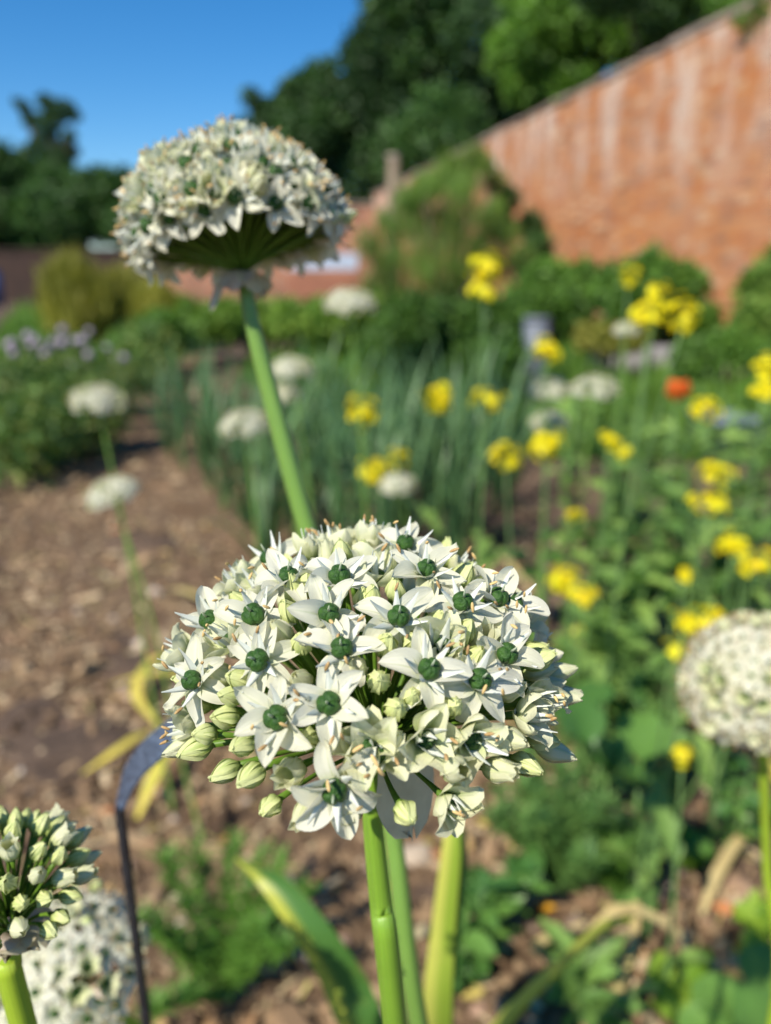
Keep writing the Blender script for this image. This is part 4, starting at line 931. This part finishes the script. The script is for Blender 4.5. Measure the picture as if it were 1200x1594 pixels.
def wall_right():
    A = Vector((4.62, 5.0, 0)); D = Vector((-1.53, 7.05, 0)).normalized(); NL = 22.9; H = 3.42
    nrm = Vector((-D.y, D.x, 0))       # towards the garden
    base = A.copy(); th = empty('brick_wall', base, 'tall weathered orange brick garden wall receding along the right side', 'wall')
    yaw = math.atan2(D.y, D.x); rotm = Matrix.Rotation(yaw, 3, 'Z')
    mo = simple('lime_mortar', (.44,.24,.13), .95, (.36,.19,.10), 20, bmp=.5, dist=.01)
    mb = MB(); mb.box((D*NL*.5 + Vector((0,0,H*.5 - .05)) ), (NL*.5, .16, H*.5 + .05), 0, rotm); part('mortar_core', mb.data('mortar_core', mo, False), th)
    # bricks, garden face
    bl, bh, joint = .215, .065, .010
    allb = []
    r2 = random.Random(2); rows = int(H/(bh+joint)); cols = int(NL/(bl+joint))
    for j in range(rows):
        for i in range(cols):
            s = (i + .5 + (.5 if j % 2 else 0))*(bl+joint)
            if s + bl/2 > NL: continue
            z = (j+.5)*(bh+joint); p = A + D*s + nrm*(.16 - .0172 + r2.uniform(-.0012,.0012)) + Vector((0,0,z))
            v = p - CAM; dep = v.dot(FWD); px = 600 + F*v.dot(RT)/dep; py = 797 - F*v.dot(UP)/dep
            vis = -20 < px < 1225 and -20 < py < 500
            allb.append((dep if vis else dep + 100, s, z, p - base))
    allb.sort(key=lambda t: t[0])
    mbk = MB(); hx = Matrix.Identity(3)
    mbk.box((0,0,0), (bl/2, .02, bh/2)); me = mbk.data('brick', brick_mat('brick_single', True), False)
    for k, (dp, s, z, p) in enumerate(allb[:300]):
        part('brick', me, th, p, (Matrix.Rotation(yaw + r2.gauss(0,.01), 3, 'Z')), (r2.uniform(.96,1.02), 1, r2.uniform(.95,1.03)))
    rest = allb[300:]; L = np.array([tuple(t[3]) for t in rest]); n = len(rest); Rm = np.array(rotm)
    M = np.repeat(Rm[None], n, 0)*np.stack([nr.uniform(.96,1.02,n), np.ones(n), nr.uniform(.95,1.03,n)],1)[:,None,:]
    tv = [(x*bl/2, y*.02, z*bh/2) for x, y, z in ((-1,-1,-1),(1,-1,-1),(1,1,-1),(-1,1,-1),(-1,-1,1),(1,-1,1),(1,1,1),(-1,1,1))]
    part('brickwork', scatter_mesh('brickwork', tv, [(0,3,2,1),(4,5,6,7),(0,1,5,4),(1,2,6,5),(2,3,7,6),(3,0,4,7)], M, L, brick_mat('brick_many', False)), th, kind='stuff')
    cm = simple('coping_stone', (.46,.36,.29), .9, (.24,.18,.15), 9, bmp=.6, dist=.01)
    mb = MB(); mb.box((0,0,0), (.285, .185, .026)); me = mb.data('coping_stone', cm, False)
    for i in range(int(NL/.6)):
        part('coping_stone', me, th, D*(.3 + .6*i) + nrm*r2.gauss(0,.012) + Vector((0,0,H + .027 + r2.uniform(-.012,.016))), Matrix.Rotation(yaw + r2.gauss(0,.03), 3, 'Z') @ Matrix.Rotation(r2.gauss(0,.02), 3, 'Y'), (1, 1, r2.uniform(.7,1.5)))
wall_right()
def far_walls():
    m, nt, b = new_mat('far_brick')
    bt = nt.nodes.new('ShaderNodeTexBrick'); bt.inputs['Scale'].default_value = 1; bt.inputs['Brick Width'].default_value = .225; bt.inputs['Row Height'].default_value = .075; bt.inputs['Mortar Size'].default_value = .01
    bt.inputs['Color1'].default_value = (.36,.14,.075,1); bt.inputs['Color2'].default_value = (.27,.11,.065,1); bt.inputs['Mortar'].default_value = (.30,.24,.18,1)
    tc = nt.nodes.new('ShaderNodeTexCoord'); mp = nt.nodes.new('ShaderNodeMapping'); mp.inputs['Rotation'].default_value = (R(90),0,0); nt.links.new(tc.outputs['Object'], mp.inputs[0]); nt.links.new(mp.outputs[0], bt.inputs['Vector'])
    nz = pos_noise(nt, .8, 4); c = mixc(nt, 1.0, bt.outputs[0], ramp(nt, nz, [(.3,(.6,.6,.6)),(.7,(1.3,1.25,1.2))]), 'MULTIPLY')
    nt.links.new(c, b.inputs['Base Color']); b.inputs['Roughness'].default_value = .95
    m2 = simple('old_brick_shade_tone', (.055,.032,.024), .95, (.035,.022,.018), 2)  # old brick, the shade on this wall is put into the dark colour
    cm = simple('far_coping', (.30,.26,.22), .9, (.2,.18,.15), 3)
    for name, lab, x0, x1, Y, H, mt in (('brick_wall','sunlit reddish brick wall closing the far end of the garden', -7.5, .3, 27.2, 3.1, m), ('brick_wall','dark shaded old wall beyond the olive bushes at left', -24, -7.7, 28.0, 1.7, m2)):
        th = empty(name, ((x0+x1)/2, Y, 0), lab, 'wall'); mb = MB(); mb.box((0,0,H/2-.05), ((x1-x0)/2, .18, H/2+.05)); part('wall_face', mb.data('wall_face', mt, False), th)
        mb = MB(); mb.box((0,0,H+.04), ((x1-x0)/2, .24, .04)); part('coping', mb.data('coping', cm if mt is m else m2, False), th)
far_walls()
def cold_frame():
    a = PY(452, 424, 20); b_ = PY(556, 424, 20); w = (b_.x - a.x); cx = (a.x+b_.x)/2
    th = empty('cold_frame', (cx, 20, 0), 'low brick cold frame with a whitened glass roof before the far wall', 'cold frame')
    mb = MB(); mb.box((0,0,.42), (w/2,.8,.47)); part('brick_base', mb.data('brick_base', simple('frame_brick', (.36,.15,.09), .9, (.26,.11,.07), 8), False), th)
    wm = simple('whitened_glass', (.42,.48,.56), .3, (.36,.42,.50), 3); fm = simple('white_frame', (.5,.52,.55), .5)
    for k in range(4):
        mb = MB(); x = -w/2 + w*(k+.5)/4; q = Matrix.Rotation(R(28), 3, 'X'); mb.box((x, 0, 1.22), (w/8 - .02, .88, .012), 0, None)
        mb.v = [tuple(Vector((v[0], v[1]*math.cos(R(13)), v[2] + v[1]*math.sin(R(13)))) ) for v in mb.v]; part('glass_light', mb.data('glass_light', wm, False), th)
    for k in range(5):
        mb = MB(); x = -w/2 + w*k/4; mb.box((x, 0, 1.225), (.018, .90, .022)); mb.v = [(v[0], v[1]*math.cos(R(13)), v[2] + v[1]*math.sin(R(13))) for v in mb.v]; part('glazing_bar', mb.data('glazing_bar', fm, False), th)
cold_frame()
def post():
    t_ = PY(611, 245, 12.4); th = empty('wooden_post', (t_.x, 12.4, 0), 'weathered pale wooden post standing before the dark trees', 'post')
    mb = MB(); mb.tube([(0,0,-.05),(0,0,t_.z*.5),(.02,0,t_.z)], [.10,.095,.085], 8); part('trunk', mb.data('trunk', simple('grey_wood', (.34,.26,.18), .9, (.25,.19,.14), 6), False), th)
    mb = MB(); mb.tube([(0,0,t_.z-.01),(0,0,t_.z+.04)], [.10,.08], 8); part('cap', mb.data('cap', simple('post_cap', (.40,.33,.26), .9), False), th)
post()
def bits():
    # grey box, slate path edge, blue plastic
    g = PY(835, 520, 6.0); gm = simple('grey_zinc', (.13,.145,.17), .45, (.14,.16,.19), 12)
    th = empty('zinc_bin', (g.x, 6.0, 0), 'pale grey metal bin half hidden behind the dark shrub', 'bin'); h = PY(835, 480, 6.0).z*.9
    mb = MB(); mb.tube([(0,0,0),(0,0,h*.95)], [.08,.10], 14, 0); part('body', mb.data('body', gm), th)
    mb = MB(); mb.tube([(0,0,h*.95),(0,0,h)], [.11,.10], 14, 0); part('lid', mb.data('lid', gm), th)
    sm = simple('grey_slab', (.34,.32,.31), .85, (.24,.22,.21), 5, bmp=.4, dist=.01)
    a = G(960, 585); th = empty('stone_edging', (a.x, a.y, 0), 'row of grey stone slabs edging the bed below the wall bushes', 'edging')
    for k in range(7):
        mb = MB(); mb.box((0,0,.12), (.24,.16,.14)); part('slab', mb.data('slab', sm, False), th, (k*.5, -k*.10, 0), Quaternion((0,0,1), -.2 + .02*math.sin(k*3)))
    bm, nt, b = new_mat('blue_black_plastic'); b.inputs['Base Color'].default_value = (.03,.04,.06,1); b.inputs['Roughness'].default_value = .2
    c = PY(1130, 650, 3.9); th = empty('plastic_crate', (c.x, c.y, 0), 'shiny dark plastic crate standing among the leaves at right', 'crate')
    h = c.z; mb = MB(); mb.box((0,0,.012), (.12,.17,.008)); part('crate_floor', mb.data('crate_floor', bm, False), th)
    for sx, sy, hx, hy in ((-.124,0,.004,.178),(.124,0,.004,.178),(0,-.174,.119,.004),(0,.174,.119,.004)):
        mb = MB(); mb.box((sx,sy,h*.5), (hx,hy,h*.5)); part('crate_side', mb.data('crate_side', bm, False), th)
    mb = MB(); mb.box((0,0,h+.006), (.132,.184,.006)); part('lid', mb.data('lid', simple('pale_blue_plastic', (.30,.36,.48), .25, (.12,.15,.22), 8), False), th)
    c = PY(-14, 430, 24); th = empty('water_butt', (c.x, 24, 0), 'blue water butt in deep shade at the left edge', 'water butt')
    blm = simple('blue_plastic', (.04,.09,.22), .4, (.03,.07,.18), 5)
    mb = MB(); mb.tube([(0,0,0),(0,0,.5),(0,0,1.0)], [.26,.31,.27], 14); part('barrel', mb.data('barrel', blm), th)
    mb = MB(); mb.tube([(0,0,1.0),(0,0,1.05)], [.29,.25], 14); part('lid', mb.data('lid', blm), th)
bits()

# ------------------------------------------------------------ trees
def tree(label, base, h, clumps, n, size, mat, group=None, name='broadleaf_tree', tr=.25):
    base = Vector(base); th = empty(name, base, label, 'tree', group); cl = [(tuple(Vector(c) - base), r) for c, r in clumps]
    cloud('crown', mat, th, cl, n, size, shell=.45)
    mb = MB(); top = Vector((0,0,h*.72)); mb.tube([(0,0,-.2), (tr*.4,0,h*.35), top], [tr, tr*.75, tr*.3], 8)
    part('trunk', mb.data('trunk', M_BARK), th)
    for c, r in cl[:7]:
        mb = MB(); s = Vector((0,0,h*rng.uniform(.3,.6))); mb.tube([s, s.lerp(Vector(c), .5) + Vector((0,0,.1*h*.3)), Vector(c)], [tr*.45, tr*.28, tr*.1], 6); part('limb', mb.data('limb', M_BARK), th)
def pix_tree(label, specs, Y, n, size, mat, group=None, name='broadleaf_tree', jit=1.2, tr=.25):
    cl = []
    for px, py, rp in specs:
        c = PY(px, py, Y + nr.normal(0, jit)); r = rp/F*Y*1.02; cl.append(((c.x, c.y, c.z), (r, r, r*.9)))
    bx = sum(c[0][0] for c in cl)/len(cl); top = max(c[0][2] + c[1][2] for c in cl)
    tree(label, (bx, Y, 0), top, cl, n, size, mat, group, name, tr)
# left row
pix_tree('dark tree with a knobbly crown sticking up above the hedge at left', [(72,160,13),(38,168,10),(28,160,7),(100,172,17),(118,180,8),(48,188,13),(76,192,18),(108,212,10),(70,222,20),(96,236,18),(56,250,26),(90,258,24),(115,235,9)], 32, 11000, .12, M_DK, name='dark_tree', jit=.3)
pix_tree('dark green hedge tree at the far left edge', [(10,270,40),(-30,260,45),(30,310,45),(-20,330,50),(15,360,40),(40,385,26),(-10,390,26)], 30, 9000, .26, M_DK2, jit=.6)
pix_tree('dark green hedge tree below the knobbly crown', [(80,290,40),(60,330,42),(105,340,42),(80,365,36),(75,395,22),(115,392,24)], 30, 8000, .26, M_DK2, jit=.6)
pix_tree('dark green hedge tree just left of the upper left allium head', [(150,295,34),(185,300,36),(160,340,40),(200,350,38),(230,330,36),(235,370,36)], 30.5, 9000, .26, M_DK2, jit=.6)
# right wood, from the slope's low end upwards
pix_tree('small dark tree at the low left end of the wood behind the upper allium head', [(392,152,14),(410,175,18),(450,150,20),(432,180,26),(385,215,30),(440,215,36),(360,250,36),(420,260,45),(330,290,40),(380,310,40)], 38, 9000, .30, M_DK, name='dark_tree')
pix_tree('second dark tree of the wood, rising right of the small one', [(470,150,34),(500,120,28),(520,160,45),(480,200,45),(540,210,50),(500,250,45),(470,290,45)], 37, 11000, .30, M_DK2)
pix_tree('dark tree of the wood with its top at the sky notch', [(560,90,34),(600,60,45),(590,120,50),(570,160,45),(620,180,55),(600,240,55),(560,280,45)], 36, 12000, .30, M_DK, name='dark_tree')
pix_tree('tall dark tree at the upper edge of the picture left of centre of the wood', [(600,10,34),(640,-20,50),(670,40,55),(700,-40,60),(650,90,55),(700,120,60),(690,200,60),(640,240,55)], 35, 14000, .30, M_DK2)
pix_tree('very dark tree behind the near end of the brick wall', [(760,60,60),(770,130,60),(740,200,60),(790,180,50),(720,260,55),(840,150,50)], 36, 11000, .32, M_DK, name='dark_tree')
pix_tree('brighter green tree leaning over the brick wall at top', [(810,80,45),(860,40,55),(900,80,45),(840,-10,50),(920,10,55),(980,50,45),(890,130,34),(820,130,34)], 24, 14000, .22, M_MID, jit=.8)
pix_tree('green tree behind the brick wall at the upper right', [(1000,-20,55),(1050,10,50),(1090,-30,55),(1010,60,40),(1130,-20,45),(960,-40,50),(1060,50,30)], 22, 12000, .20, M_DK2, jit=.8)
cl = [((PY(px, py, Y).x, Y, PY(px, py, Y).z), r) for px, py, Y, r in [(1195,12,8.6,.16),(1168,14,8.9,.13),(1205,42,8.6,.15),(1140,10,9.6,.14),(1120,0,10.2,.16),(1185,-10,9.2,.22),(1230,0,9.4,.3),(1200,-60,10.4,.5),(1130,-50,10.8,.4),(1158,34,8.75,.08)]]
tree('tree with light yellow green sprigs hanging over the top right wall end', (PY(1200, 0, 11.4).x, 11.4, 0), 5.2, cl, 5200, .075, M_MID, tr=.12)
pix_tree('background tree filling the gap between the dark trees and bright tree', [(720,-60,60),(780,0,50),(760,-40,60),(830,-60,70)], 40, 8000, .32, M_DK2)
